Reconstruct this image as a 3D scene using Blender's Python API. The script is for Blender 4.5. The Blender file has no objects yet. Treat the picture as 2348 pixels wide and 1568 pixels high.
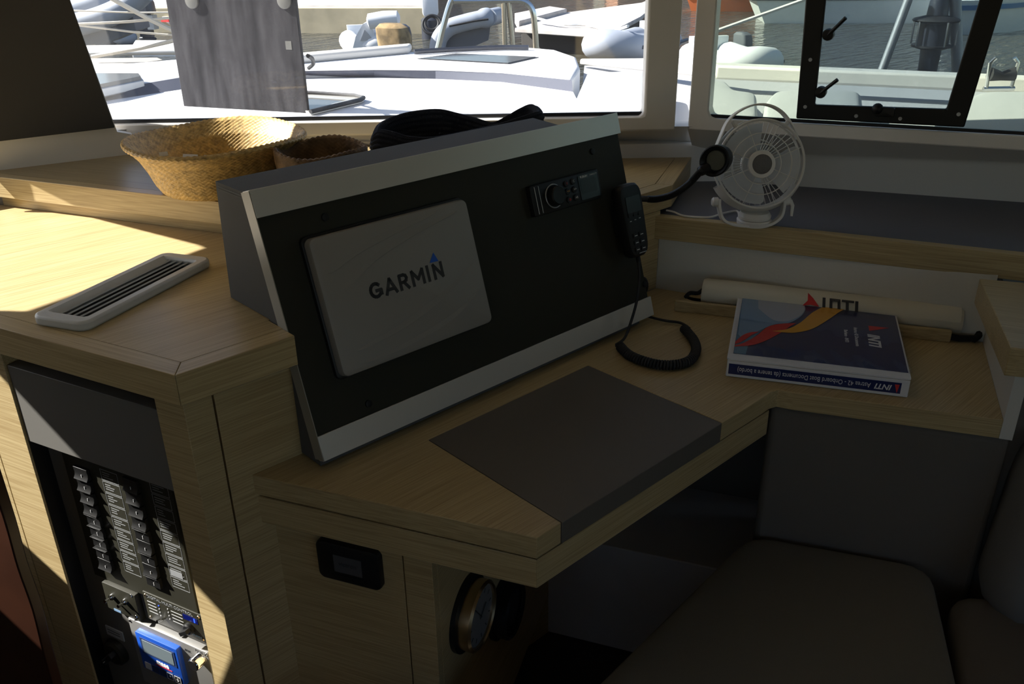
import bpy, bmesh, math, random
from mathutils import Vector as V, Matrix
random.seed(7)
C = bpy.context.scene.collection
PI = math.pi
# ---------------------------------------------------------------- camera
PITCH, ROLL, YAW, FPX = .439474, -.0151781, .824383, 2003.43
W, H = 2348, 1568
CAM = V((0, 0, 1.505))
FW = V((math.cos(PITCH)*math.cos(YAW), math.cos(PITCH)*math.sin(YAW), -math.sin(PITCH)))
_r = FW.cross(V((0, 0, 1))).normalized(); _u = _r.cross(FW)
RT = math.cos(ROLL)*_r + math.sin(ROLL)*_u
UP = -math.sin(ROLL)*_r + math.cos(ROLL)*_u
cd = bpy.data.cameras.new('camera'); cam = bpy.data.objects.new('camera', cd); C.objects.link(cam)
cd.sensor_width = 36; cd.lens = FPX/W*36; cd.clip_end = 400; cd.clip_start = .02
cam.matrix_world = Matrix(((RT.x, UP.x, -FW.x, CAM.x), (RT.y, UP.y, -FW.y, CAM.y), (RT.z, UP.z, -FW.z, CAM.z), (0, 0, 0, 1)))
bpy.context.scene.camera = cam
# ---------------------------------------------------------------- light
vs = bpy.context.scene.view_settings
vs.view_transform = 'Standard'; vs.look = 'None'; vs.gamma = 1; vs.use_curve_mapping = False
vs.exposure = 0.34
SUN = V((.258, -.307, -.297)).normalized()
sd = bpy.data.lights.new('sun', 'SUN'); sun = bpy.data.objects.new('sun', sd); C.objects.link(sun)
sd.energy = 13.0; sd.angle = math.radians(.55); sd.color = (1, .965, .9)
sun.rotation_euler = SUN.to_track_quat('-Z', 'Y').to_euler(); sun.location = (-4, 5, 8)
wd = bpy.data.worlds.new('World'); bpy.context.scene.world = wd; wd.use_nodes = True
nt = wd.node_tree; bg = nt.nodes['Background']
sky = nt.nodes.new('ShaderNodeTexSky'); sky.sky_type = 'NISHITA'; sky.sun_disc = False
sky.sun_elevation = math.asin(-SUN.z); sky.sun_rotation = math.atan2(-SUN.x, -SUN.y)
nt.links.new(sky.outputs[0], bg.inputs[0]); bg.inputs[1].default_value = .16

# ---------------------------------------------------------------- measuring helpers
def ray(px, py): return FW + (px-W/2)/FPX*RT - (py-H/2)/FPX*UP
def at(px, py, z): d = ray(px, py); return CAM + d*((z-CAM.z)/d.z)            # point of a level plane
def on(px, py, p0, n): d = ray(px, py); return CAM + d*((V(p0)-CAM).dot(n)/d.dot(n))   # point of any plane

# ---------------------------------------------------------------- mesh builder
class Fr:                                                                      # a local frame
    def __init__(s, o, x, y):
        s.o = V(o); s.x = V(x).normalized(); y = V(y); s.y = (y - s.x*y.dot(s.x)).normalized(); s.z = s.x.cross(s.y)
    def p(s, a, b, c=0): return s.o + s.x*a + s.y*b + s.z*c
    def at(s, px, py, off=0):                                                  # (a, b) of a point seen on the frame's plane
        P = on(px, py, s.o + s.z*off, s.z) - s.o; return P.dot(s.x), P.dot(s.y)
    def sub(s, a, b, c=0, ang=0):
        x = s.x*math.cos(ang) + s.y*math.sin(ang); y = s.y*math.cos(ang) - s.x*math.sin(ang)
        return Fr(s.p(a, b, c), x, y)
WORLD = Fr((0, 0, 0), (1, 0, 0), (0, 1, 0))
def flat(o, ang): return Fr(o, (math.cos(ang), math.sin(ang), 0), (-math.sin(ang), math.cos(ang), 0))
class MB:
    def __init__(s): s.v = []; s.f = []
    def add(s, vs, fs):
        b = len(s.v); s.v += [V(q) for q in vs]; s.f += [tuple(i+b for i in q) for q in fs]; return s
    def prism(s, pts, vec):
        n = len(pts); vec = V(vec); pts = [V(p) for p in pts]
        s.add(pts + [p+vec for p in pts], [tuple(range(n))[::-1], tuple(range(n, 2*n))] + [(i, (i+1) % n, (i+1) % n+n, i+n) for i in range(n)]); return s
    def box(s, fr, a0, a1, b0, b1, c0, c1):
        return s.prism([fr.p(a0, b0, c0), fr.p(a1, b0, c0), fr.p(a1, b1, c0), fr.p(a0, b1, c0)], fr.z*(c1-c0))
    def rrect(s, fr, a0, a1, b0, b1, c0, c1, r=.005, ch=0, n=6):
        def ring(i, c):
            o = []
            for cx, cy, t in ((a1-r, b1-r, 0), (a0+r, b1-r, 1), (a0+r, b0+r, 2), (a1-r, b0+r, 3)):
                for k in range(n+1):
                    t_ = (t + k/n)*PI/2; rr = max(r-i, 1e-5); o.append(fr.p(cx+rr*math.cos(t_), cy+rr*math.sin(t_), c))
            return o
        rings = [ring(0, c0), ring(0, c1)] if ch == 0 else [ring(0, c0), ring(0, c1-ch), ring(ch*.3, c1-ch*.3), ring(ch, c1)]
        return s.loft(rings, caps=True)
    def loft(s, rings, closed=True, caps=False, wrap=False):
        n = len(rings[0]); b = len(s.v)
        vs = [q for r in rings for q in r]; fs = []
        R = len(rings)
        for j in range(R if wrap else R-1):
            for i in range(n if closed else n-1):
                i2 = (i+1) % n; j2 = (j+1) % R
                fs.append((j*n+i, j*n+i2, j2*n+i2, j2*n+i))
        if caps: fs += [tuple(range(n))[::-1], tuple((R-1)*n+i for i in range(n))]
        return s.add(vs, fs)
    def tube(s, pts, r, n=8, closed=False):
        pts = [V(p) for p in pts]; m = len(pts); rings = []
        t = (pts[1]-pts[0]).normalized(); a = t.orthogonal().normalized()
        for i, p in enumerate(pts):
            q = (pts[(i+1) % m]-pts[i-1]) if closed or 0 < i < m-1 else (pts[1]-pts[0] if i == 0 else pts[-1]-pts[-2])
            q.normalize(); a = (a - q*a.dot(q)).normalized(); bb = q.cross(a)
            rr = r[i] if isinstance(r, (list, tuple)) else r
            rings.append([p + a*rr*math.cos(2*PI*k/n) + bb*rr*math.sin(2*PI*k/n) for k in range(n)])
        return s.loft(rings, caps=not closed, wrap=closed)
    def lathe(s, fr, prof, n=32, caps=True):
        return s.loft([[fr.p(r*math.cos(2*PI*k/n), r*math.sin(2*PI*k/n), z) for k in range(n)] for r, z in prof], caps=caps)
    def ring(s, fr, R, r, n=40, m=8, c=0):
        return s.tube([fr.p(R*math.cos(2*PI*k/n), R*math.sin(2*PI*k/n), c) for k in range(n)], r, m, True)
    def ell(s, fr, rx, ry, rz, n=16, m=10):
        return s.loft([[fr.p(rx*math.sin(PI*max(j, .02)/m if j < m else PI*.998)*math.cos(2*PI*k/n), ry*math.sin(PI*max(j, .02)/m if j < m else PI*.998)*math.sin(2*PI*k/n), -rz*math.cos(PI*j/m)) for k in range(n)] for j in range(m+1)], caps=True)
    def hole(s, fr, outer, inner, th):                                         # plate with one opening
        bm = bmesh.new()
        lo = [[bm.verts.new((a, b, 0)) for a, b in L] for L in (outer, inner)]
        ed = [bm.edges.new((L[i], L[(i+1) % len(L)])) for L in lo for i in range(len(L))]
        bmesh.ops.triangle_fill(bm, use_beauty=True, use_dissolve=False, edges=ed)
        bm.verts.index_update()
        vs = [(v.co.x, v.co.y) for v in bm.verts]; fs = [[v.index for v in f.verts] for f in bm.faces]; n = len(vs)
        al = [fr.p(a, b, 0) for a, b in vs] + [fr.p(a, b, th) for a, b in vs]
        ff = [tuple(q) for q in fs] + [tuple(i+n for i in q[::-1]) for q in fs]
        k = 0
        for L in (outer, inner):
            m = len(L); ff += [(k+i, k+(i+1) % m, k+(i+1) % m+n, k+i+n) for i in range(m)]; k += m
        bm.free(); return s.add(al, ff)
def spline(pts, k=8, closed=False):
    pts = [V(p) for p in pts]; n = len(pts); out = []
    for i in range(n if closed else n-1):
        p0 = pts[i-1] if (i or closed) else pts[0]; p1 = pts[i]; p2 = pts[(i+1) % n]; p3 = pts[(i+2) % n] if (closed or i+2 < n) else pts[-1]
        for j in range(k):
            t = j/k; out.append(.5*((2*p1)+(p2-p0)*t+(2*p0-5*p1+4*p2-p3)*t*t+(3*p1-p0-3*p2+p3)*t**3))
    if not closed: out.append(pts[-1])
    return out
def tag(o, label=None, cat=None, group=None, kind=None):
    if label: o['label'] = label
    if cat: o['category'] = cat
    if group: o['group'] = group
    if kind: o['kind'] = kind
    return o
def thing(name, loc, label, cat, group=None):
    o = bpy.data.objects.new(name, None); C.objects.link(o); o.location = V(loc); o.empty_display_size = .05
    return tag(o, label, cat, group)
def wloc(p):
    l = V((0, 0, 0))
    while p: l = l + p.location; p = p.parent
    return l
def build(name, mb, mat, parent=None, bevel=0, ang=35, label=None, seg=2):
    me = bpy.data.meshes.new(name)
    vs = mb.v
    if parent: org = wloc(parent)
    else:
        org = V((sum((v.x for v in vs))/len(vs), sum((v.y for v in vs))/len(vs), min(v.z for v in vs)))
    me.from_pydata([tuple(v-org) for v in vs], [], mb.f)
    bm = bmesh.new(); bm.from_mesh(me); bmesh.ops.recalc_face_normals(bm, faces=bm.faces); bm.to_mesh(me); bm.free()
    me.materials.append(mat)
    me.shade_smooth(); me.set_sharp_from_angle(angle=math.radians(ang))
    o = bpy.data.objects.new(name, me); C.objects.link(o)
    if parent: o.parent = parent
    else: o.location = org
    if bevel:
        b = o.modifiers.new('bevel', 'BEVEL'); b.width = bevel; b.segments = seg; b.limit_method = 'ANGLE'; b.angle_limit = math.radians(40)
        b.harden_normals = False
    if label: o['label'] = label
    return o
def struct(name, mb, mat, bevel=0, parent=None):
    o = build(name, mb, mat, parent, bevel)
    if not parent: o['kind'] = 'structure'
    return o
def text(name, body, fr, size, mat, parent, bold=0, align='CENTER', shear=0, sx=1, width=None, sp=0):
    cu = bpy.data.curves.new(name, 'FONT'); cu.body = body; cu.size = size; cu.align_x = align; cu.align_y = 'CENTER'
    cu.extrude = .0003; cu.offset = bold; cu.shear = shear; cu.resolution_u = 4; cu.space_character = 1.0+sp
    t = bpy.data.objects.new(name, cu); C.objects.link(t)
    me = bpy.data.meshes.new_from_object(t.evaluated_get(bpy.context.evaluated_depsgraph_get()))
    bpy.data.objects.remove(t); bpy.data.curves.remove(cu)
    if width: xs = [v.co.x for v in me.vertices]; sx = width/(max(xs)-min(xs))
    m = MB(); m.v = [fr.p(v.co.x*sx, v.co.y, v.co.z) for v in me.vertices]; m.f = [tuple(p.vertices) for p in me.polygons]
    bpy.data.meshes.remove(me)
    return build(name, m, mat, parent)

# ---------------------------------------------------------------- materials
def mat(name, col, rough=.5, metal=0, bump=0, bscale=200, var=0, vscale=8, spec=.5, trans=0, emit=None, es=0, col2=None, coat=0):
    m = bpy.data.materials.new(name); m.use_nodes = True; t = m.node_tree; b = t.nodes['Principled BSDF']
    b.inputs['Base Color'].default_value = (*col, 1); b.inputs['Roughness'].default_value = rough; b.inputs['Metallic'].default_value = metal
    b.inputs['Specular IOR Level'].default_value = spec; b.inputs['Transmission Weight'].default_value = trans; b.inputs['Coat Weight'].default_value = coat
    if emit: b.inputs['Emission Color'].default_value = (*emit, 1); b.inputs['Emission Strength'].default_value = es
    g = t.nodes.new('ShaderNodeNewGeometry')
    if var or col2:
        n = t.nodes.new('ShaderNodeTexNoise'); n.inputs['Scale'].default_value = vscale; n.inputs['Detail'].default_value = 5
        t.links.new(g.outputs['Position'], n.inputs['Vector'])
        r = t.nodes.new('ShaderNodeValToRGB'); t.links.new(n.outputs['Fac'], r.inputs[0]); t.links.new(r.outputs[0], b.inputs['Base Color'])
        r.color_ramp.elements[0].position = .35; r.color_ramp.elements[1].position = .65
        r.color_ramp.elements[0].color = (*[c*(1-var) for c in col], 1); r.color_ramp.elements[1].color = (*(col2 or [min(1, c*(1+var)) for c in col]), 1)
    if bump:
        n2 = t.nodes.new('ShaderNodeTexNoise'); n2.inputs['Scale'].default_value = bscale; n2.inputs['Detail'].default_value = 3
        t.links.new(g.outputs['Position'], n2.inputs['Vector'])
        bp = t.nodes.new('ShaderNodeBump'); bp.inputs['Strength'].default_value = bump; bp.inputs['Distance'].default_value = .002
        t.links.new(n2.outputs['Fac'], bp.inputs['Height']); t.links.new(bp.outputs[0], b.inputs['Normal'])
    return m
def streaky(name, c1, c2, rough, sc):
    m = mat(name, c1, rough, col2=c2, var=.15, bump=.25, bscale=60, spec=.12); t = m.node_tree; n = [x for x in t.nodes if x.type == 'TEX_NOISE' and x.outputs['Fac'].links[0].to_node.type == 'VALTORGB'][0]
    mp = t.nodes.new('ShaderNodeMapping'); mp.inputs['Scale'].default_value = sc; l = n.inputs['Vector'].links[0]; src = l.from_socket; t.links.new(src, mp.inputs[0]); t.links.new(mp.outputs[0], n.inputs['Vector']); n.inputs['Scale'].default_value = 1; return m
def wood(name, deg, tone=1.0, red=0):
    m = bpy.data.materials.new(name); m.use_nodes = True; t = m.node_tree; b = t.nodes['Principled BSDF']
    g = t.nodes.new('ShaderNodeNewGeometry'); mp = t.nodes.new('ShaderNodeMapping'); mp.vector_type = 'POINT'
    rot = t.nodes.new('ShaderNodeVectorRotate'); rot.rotation_type = 'Z_AXIS'; rot.inputs['Angle'].default_value = -math.radians(deg)
    t.links.new(g.outputs['Position'], rot.inputs['Vector']); t.links.new(rot.outputs[0], mp.inputs['Vector'])
    mp.inputs['Scale'].default_value = (7, 480, 480)
    n = t.nodes.new('ShaderNodeTexNoise'); n.inputs['Scale'].default_value = 1; n.inputs['Detail'].default_value = 4; n.inputs['Distortion'].default_value = .15
    t.links.new(mp.outputs[0], n.inputs['Vector'])
    mp2 = t.nodes.new('ShaderNodeMapping'); mp2.inputs['Scale'].default_value = (1.2, 22, 22); t.links.new(rot.outputs[0], mp2.inputs['Vector'])
    n2 = t.nodes.new('ShaderNodeTexNoise'); n2.inputs['Scale'].default_value = 1; n2.inputs['Detail'].default_value = 3; t.links.new(mp2.outputs[0], n2.inputs['Vector'])
    mx = t.nodes.new('ShaderNodeMath'); mx.operation = 'MULTIPLY_ADD'; mx.inputs[1].default_value = .84
    ms = t.nodes.new('ShaderNodeMath'); ms.operation = 'MULTIPLY'; ms.inputs[1].default_value = .16
    t.links.new(n2.outputs['Fac'], ms.inputs[0]); t.links.new(n.outputs['Fac'], mx.inputs[0]); t.links.new(ms.outputs[0], mx.inputs[2])
    r = t.nodes.new('ShaderNodeValToRGB'); t.links.new(mx.outputs[0], r.inputs[0]); t.links.new(r.outputs[0], b.inputs['Base Color'])
    e = r.color_ramp.elements; e[0].position = .36; e[1].position = .62
    e[0].color = (.37*tone, .268*tone, .128*tone, 1); e[1].color = (.525*tone, .412*tone, .218*tone, 1)
    b.inputs['Roughness'].default_value = .36; b.inputs['Specular IOR Level'].default_value = .5
    bp = t.nodes.new('ShaderNodeBump'); bp.inputs['Strength'].default_value = .12; bp.inputs['Distance'].default_value = .001
    t.links.new(mx.outputs[0], bp.inputs['Height']); t.links.new(bp.outputs[0], b.inputs['Normal'])
    return m
def glass(name, col, dust, dscale=40, gloss=.05):
    m = bpy.data.materials.new(name); m.use_nodes = True; t = m.node_tree; t.nodes.remove(t.nodes['Principled BSDF']); o = t.nodes['Material Output']
    tr = t.nodes.new('ShaderNodeBsdfTransparent'); tr.inputs[0].default_value = (*col, 1)
    gl = t.nodes.new('ShaderNodeBsdfGlossy'); gl.inputs['Roughness'].default_value = .02
    di = t.nodes.new('ShaderNodeBsdfDiffuse'); di.inputs[0].default_value = (.75, .75, .78, 1)
    tl = t.nodes.new('ShaderNodeBsdfTranslucent'); tl.inputs[0].default_value = (.75, .75, .78, 1)
    m1 = t.nodes.new('ShaderNodeMixShader'); m1.inputs[0].default_value = gloss; t.links.new(tr.outputs[0], m1.inputs[1]); t.links.new(gl.outputs[0], m1.inputs[2])
    md = t.nodes.new('ShaderNodeMixShader'); md.inputs[0].default_value = .6; t.links.new(di.outputs[0], md.inputs[1]); t.links.new(tl.outputs[0], md.inputs[2])
    n = t.nodes.new('ShaderNodeTexNoise'); n.inputs['Scale'].default_value = dscale; n.inputs['Detail'].default_value = 8; n.inputs['Roughness'].default_value = .75
    g = t.nodes.new('ShaderNodeNewGeometry'); t.links.new(g.outputs['Position'], n.inputs['Vector'])
    mm = t.nodes.new('ShaderNodeMapRange'); mm.inputs['From Min'].default_value = .35; mm.inputs['From Max'].default_value = .7; mm.inputs['To Min'].default_value = dust*.3; mm.inputs['To Max'].default_value = dust*1.6
    t.links.new(n.outputs['Fac'], mm.inputs['Value'])
    m2 = t.nodes.new('ShaderNodeMixShader'); t.links.new(mm.outputs[0], m2.inputs[0]); t.links.new(m1.outputs[0], m2.inputs[1]); t.links.new(md.outputs[0], m2.inputs[2])
    t.links.new(m2.outputs[0], o.inputs[0]); return m
M = dict(
    wx=wood('oak_desk_grain', 0), wface=wood('oak_cabinet_grain', 109.8), wshelf=wood('oak_shelf_grain', 116.1), wleft=wood('oak_pedestal_grain', -64.2),
    wside=wood('oak_side_shelf_grain', -66.4), wend=wood('oak_desk_end_grain', -61.3), wret=wood('oak_return_grain', 25.8),
    reddish=mat('varnished_reddish_wood', (.034, .011, .005), .35, var=.2),
    gel=mat('white_fibreglass', (.74, .71, .66), .35, bump=.04, bscale=60), ceil=mat('ceiling_vinyl', (.68, .60, .47), .7),
    deck=mat('white_gelcoat_deck', (.82, .82, .84), .5, bump=.1, bscale=900), greydeck=mat('grey_nonskid', (.42, .42, .43), .7),
    grey=mat('grey_laminate', (.135, .13, .118), .55, bump=.05, bscale=1200), pad=mat('taupe_vinyl_inlay', (.125, .112, .094), .5, bump=.12, bscale=1500),
    leather=mat('grey_leatherette', (.098, .097, .096), .8, bump=.25, bscale=900, spec=.2), blackp=mat('black_panel_sheet', (.022, .021, .013), .55, spec=.3, bump=.04, bscale=1500),
    alu=mat('brushed_aluminium', (.70, .68, .63), .42, .6), black=mat('black_plastic', (.008, .008, .008), .45, spec=.35), blackm=mat('black_rubber', (.014, .014, .016), .6),
    blackg=mat('gloss_black_glass', (.006, .006, .006), .25, spec=.3), blackfab=mat('black_webbing', (.012, .012, .013), .9),
    charcoal=mat('charcoal_sunshade_fabric', (.045, .044, .042), .85, bump=.2, bscale=1500),
    white=mat('white_plastic', (.72, .70, .66), .4), vent=mat('pale_grey_plastic', (.60, .62, .62), .38), ventd=mat('mid_grey_plastic', (.42, .44, .45), .45),  # ventd is a darker grey plastic for plates and marks
    cover=mat('pale_grey_cover_plastic', (.27, .255, .235), .5), ink=mat('dark_grey_ink', (.035, .035, .037), .6), blueink=mat('blue_ink', (.01, .10, .5), .5),
    whiteink=mat('white_ink', (.75, .75, .75), .6), redink=mat('red_ink', (.62, .03, .03), .5), yellow=mat('mustard_ink', (.72, .36, .03), .45),
    navyink=mat('navy_print', (.007, .018, .105), .3, coat=.4), skyink=mat('pale_blue_print', (.20, .33, .50), .35, coat=.4), tealink=mat('teal_print', (.07, .20, .33), .35, coat=.4),
    palegrey=mat('pale_grey_print', (.42, .46, .55), .35, coat=.4), paper=mat('paper', (.78, .77, .74), .7), binder=mat('white_binder_vinyl', (.70, .70, .72), .4),
    rollv=mat('cream_vinyl', (.66, .62, .5), .5, bump=.1, bscale=40), plaster=mat('white_lined_panel', (.62, .6, .54), .7, bump=.25, bscale=160),
    taupe=mat('taupe_upholstery', (.135, .12, .102), .85, bump=.35, bscale=700), cushion=mat('grey_green_seat_fabric', (.165, .155, .125), .85, bump=.35, bscale=800),
    bluegrey=mat('blue_grey_seat_fabric', (.17, .175, .175), .85, bump=.35, bscale=700), shelfgrey=mat('grey_shelf_lining', (.13, .135, .168), .6, bump=.2, bscale=900),
    stepgrey=mat('pale_step_covering', (.46, .44, .43), .7, bump=.2, bscale=500), floor=mat('dark_floorboards', (.03, .022, .016), .5, var=.3),
    knit=mat('navy_knit', (.017, .020, .032), .95, bump=.6, bscale=700), steel=mat('stainless_steel', (.7, .7, .7), .15, 1), chrome=mat('chrome', (.8, .8, .8), .08, 1),
    dull=mat('dull_aluminium', (.45, .46, .48), .45, .6), bluep=mat('blue_keypad', (.012, .075, .42), .35), lcd=mat('grey_lcd', (.16, .2, .22), .15, coat=.6), lcdd=mat('dark_lcd', (.014, .016, .015), .3, spec=.3),
    led=mat('blue_led', (.01, .02, .3), .4, emit=(.03, .12, 1), es=1.2), brass=mat('brass', (.55, .42, .25), .3, 1), dial=mat('gauge_dial', (.2, .2, .2), .4),
    clear=mat('clear_white_plastic', (.68, .68, .68), .25, trans=.35), blade=mat('frosted_blade_plastic', (.66, .68, .70), .3, trans=.25),
    seal=mat('black_window_seal', (.006, .006, .009), .5), stitch=mat('grey_thread', (.2, .2, .2), .8),
    water=None, rope=mat('pale_rope', (.62, .56, .46), .8), ropeg=mat('white_rope', (.75, .74, .72), .8), net=mat('trampoline_netting', (.36, .33, .29), .8),
    hypalon=mat('grey_inflatable_fabric', (.33, .36, .42), .55), hypw=mat('white_inflatable_fabric', (.74, .75, .78), .5), hypd=mat('dark_inflatable_fabric', (.10, .11, .13), .6),
    engine=mat('dark_outboard_paint', (.035, .04, .055), .3), tan=mat('tan_canvas_cover', (.28, .19, .09), .9, bump=.5, bscale=30, var=.4, vscale=6),
    concrete=mat('quay_concrete', (.68, .56, .36), .9, var=.15, vscale=1.5, bump=.4, bscale=8), planks=mat('grey_dock_planks', (.50, .46, .43), .8, var=.18, vscale=2.5),
    dockside=mat('dark_dock_side', (.05, .045, .04), .9), fender=mat('white_fender', (.78, .76, .72), .5), navyf=mat('navy_fender_end', (.02, .04, .12), .5),
    hullw=mat('white_boat_hull', (.75, .78, .8), .3), hullb=mat('blue_boat_hull', (.03, .17, .4), .3), orange=mat('orange_canvas', (.6, .16, .05), .8), smoked=None,
    deckcush=mat('pale_grey_sunbed_fabric', (.40, .41, .41), .85, bump=.3, bscale=300), skyl=mat('smoked_skylight', (.09, .095, .1), .12), tape=mat('tape', (.55, .55, .55), .5), label=mat('grey_label_print', (.26, .27, .28), .5),
)
def water_mat():
    m = bpy.data.materials.new('harbour_water'); m.use_nodes = True; t = m.node_tree; b = t.nodes['Principled BSDF']
    b.inputs['Base Color'].default_value = (.06, .06, .05, 1); b.inputs['Roughness'].default_value = .05; b.inputs['IOR'].default_value = 1.33
    g = t.nodes.new('ShaderNodeNewGeometry'); mp = t.nodes.new('ShaderNodeMapping'); mp.inputs['Rotation'].default_value = (0, 0, .75); mp.inputs['Scale'].default_value = (1.2, 4.5, 1)
    n = t.nodes.new('ShaderNodeTexNoise'); n.inputs['Scale'].default_value = 1.3; n.inputs['Detail'].default_value = 3
    t.links.new(g.outputs['Position'], mp.inputs[0]); t.links.new(mp.outputs[0], n.inputs['Vector'])
    bp = t.nodes.new('ShaderNodeBump'); bp.inputs['Strength'].default_value = .9; bp.inputs['Distance'].default_value = .22
    t.links.new(n.outputs['Fac'], bp.inputs['Height']); t.links.new(bp.outputs[0], b.inputs['Normal']); return m
M['water'] = water_mat()
M['smoked'] = glass('smoked_dusty_acrylic', (.10, .10, .105), .16, 14, .05)
M['pane1'] = glass('dusty_window_glass', (.93, .94, .95), .016, 60, .04)
M['pane2'] = glass('green_tinted_dusty_glass', (.70, .745, .68), .055, 9, .04)
M['pane3'] = glass('hatch_acrylic', (.80, .83, .90), .018, 40, .05)
M['sleeve'] = glass('clear_plastic_sleeve', (.97, .97, .98), .002, 30, .08)
# ================================================================ SETTING
def d2(a): return V((math.cos(math.radians(a)), math.sin(math.radians(a)), 0))
A_ = V((.42, 2.195, 0)); B_ = V((.736, 2.124, 0))
HF = V((math.cos(YAW), math.sin(YAW), 0)); HR = V((math.sin(YAW), -math.cos(YAW), 0))
SILL = 1.100
def front(px, py): return on(px, py, HF*2.11, HF)
# floor, ceiling
ROOM = [(-.75, 2.02), (.42, 2.25), (.74, 2.2), (1.78, 1.34), (2.5, .1), (2.5, -2.6), (-2.2, -2.6), (-2.2, 1.4)]
struct('floor', MB().prism([(x, y, -.05) for x, y in ROOM], (0, 0, .05)), M['floor'])
struct('ceiling', MB().prism([(x*1.12, y*1.1, 1.98) for x, y in ROOM], (0, 0, .06)), M['ceil'])
# left front wall, out of view; window opening shaped to lay the counter's sun patch
fL = Fr((.42, 2.2, 0), d2(190), (0, 0, 1))
struct('wall_left', MB().hole(fL, [(-.02, 0), (1.2, 0), (1.2, 2.0), (-.02, 2.0)], [(.014, 1.055), (.027, 1.13), (.060, 1.19), (.275, 1.545), (.30, 1.575), (.668, 1.60), (.674, 1.445), (.95, 1.465), (.97, 1.22), (.56, .93)], .03), M['gel'])
p_ = fL.p(1.2, 0, 0); fL2 = Fr(p_, V((-2.2, 1.2, 0))-V((p_.x, p_.y, 0)), (0, 0, 1)); L2 = (V((-2.2, 1.2, 0))-V((p_.x, p_.y, 0))).length
struct('wall_port', MB().box(fL2, 0, L2, 0, 2, -.03, 0), M['wx'])
fL3 = Fr((-2.2, 1.2, 0), (0, -1, 0), (0, 0, 1))
struct('wall_outer', MB().hole(fL3, [(0, 0), (3.9, 0), (3.9, 2), (0, 2)], [(1.0, 1.15), (3.2, 1.15), (3.2, 1.7), (1.0, 1.7)], -.03), M['wx'])
fB = Fr((-2.2, -2.6, 0), (1, 0, 0), (0, 0, 1))
struct('wall_back', MB().hole(fB, [(-.05, 0), (4.8, 0), (4.8, 2), (-.05, 2)], [(1.5, .9), (3.4, .9), (3.4, 1.85), (1.5, 1.85)], .03), M['wx'])
# front wall: pillar facet, then the windscreen
fP = Fr((A_.x, A_.y, 0), B_-A_, (0, 0, 1))
q = [fP.at(262, 291), fP.at(160, 0), fP.at(-40, 0), fP.at(-40, 328)]
e_ = (q[1][0]-q[0][0])/(q[1][1]-q[0][1])
struct('wall_pillar', MB().prism([fP.p(a, b) for a, b in ((-.01, 0), (.345, 0), (.345, 1.085), (q[0][0]+.004, 1.095), (q[0][0]+e_*(1.43-q[0][1]), 1.43), (-.01, 1.43))], -fP.z*.03).prism([fP.p(a, b) for a, b in ((-.01, 1.66), (.345, 1.66), (.345, 2), (-.01, 2))], -fP.z*.03), M['gel'])  # unseen gap above the shade is left open to bring sun onto the basket
fF = Fr(HF*2.11, HR, (0, 0, 1))
gl, gr = fF.at(262, 288)[0]-.012, fF.at(1476, 270)[0]
sl = [fF.at(262, 292)[1], fF.at(1476, 272)[1]]
zs = SILL
wf = MB().hole(fF, [(gl-.33, zs-.035), (gr+.075, zs-.035), (gr+.075, 2), (gl-.33, 2)], [(gl, zs), (gr-.012, zs), (gr-.003, zs+.004), (gr, zs+.014), (gr-.006, 1.62), (gl-.30, 1.62), (gl-.28, 1.42), (gl-.02, zs+.01)], -.05)
base = [at(-40, 389, 1.04), at(0, 384, 1.04), at(150, 362, 1.04), at(290, 348, 1.04), at(500, 338, 1.04), at(860, 331, 1.04), at(1100, 331, 1.02), at(1440, 340, .985), at(1592, 349, .985)]
topl = [on(-40, 336, A_, fP.z), on(0, 330, A_, fP.z), on(150, 311, A_, fP.z), front(290, 296), front(500, 293), front(860, 290), front(1100, 289), front(1440, 290), front(1592, 290)]
topl = [V((p.x, p.y, p.z)) for p in topl]
rows = [[V((p.x, p.y, -.04)) for p in base], base]
for k in (.25, .6, .85, 1): rows.append([b.lerp(t, k) + HF*(.012*math.sin(PI*k)) for b, t in zip(base, topl)])
wf.loft(rows, closed=False)
wf.loft([topl, [t + HF*.045 + V((0, 0, .005)) for t in topl]], closed=False)
struct('wall_front', wf, M['gel'], bevel=.006)
struct('trim_1', MB().tube(spline([b + HF*-.004 + V((0, 0, .004)) for b in base], 4), .0045, 6), M['gel'])
w1 = struct('window_1', MB().box(fF, gl-.03, gr-.001, zs+.001, zs+.0085, -.026, -.018), M['seal'])
struct('pane', MB().box(fF, gl-.31, gr+.001, zs+.0085, 1.63, -.024, -.020), M['pane1'], parent=w1)
# dark shade that covers the left front window
F2 = fP
pol = [F2.p(q[0][0], q[0][1], .003), F2.p(q[0][0]+e_*(1.44-q[0][1]), 1.44, .003), F2.p(-.06, 1.44, .003), F2.p(-.06, q[3][1], .003)]
sb = build('sunshade', MB().prism(pol, F2.z*.008), M['charcoal'], bevel=.002)
tag(sb, 'charcoal shade panel covering the window at the far left', 'shade')
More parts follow.
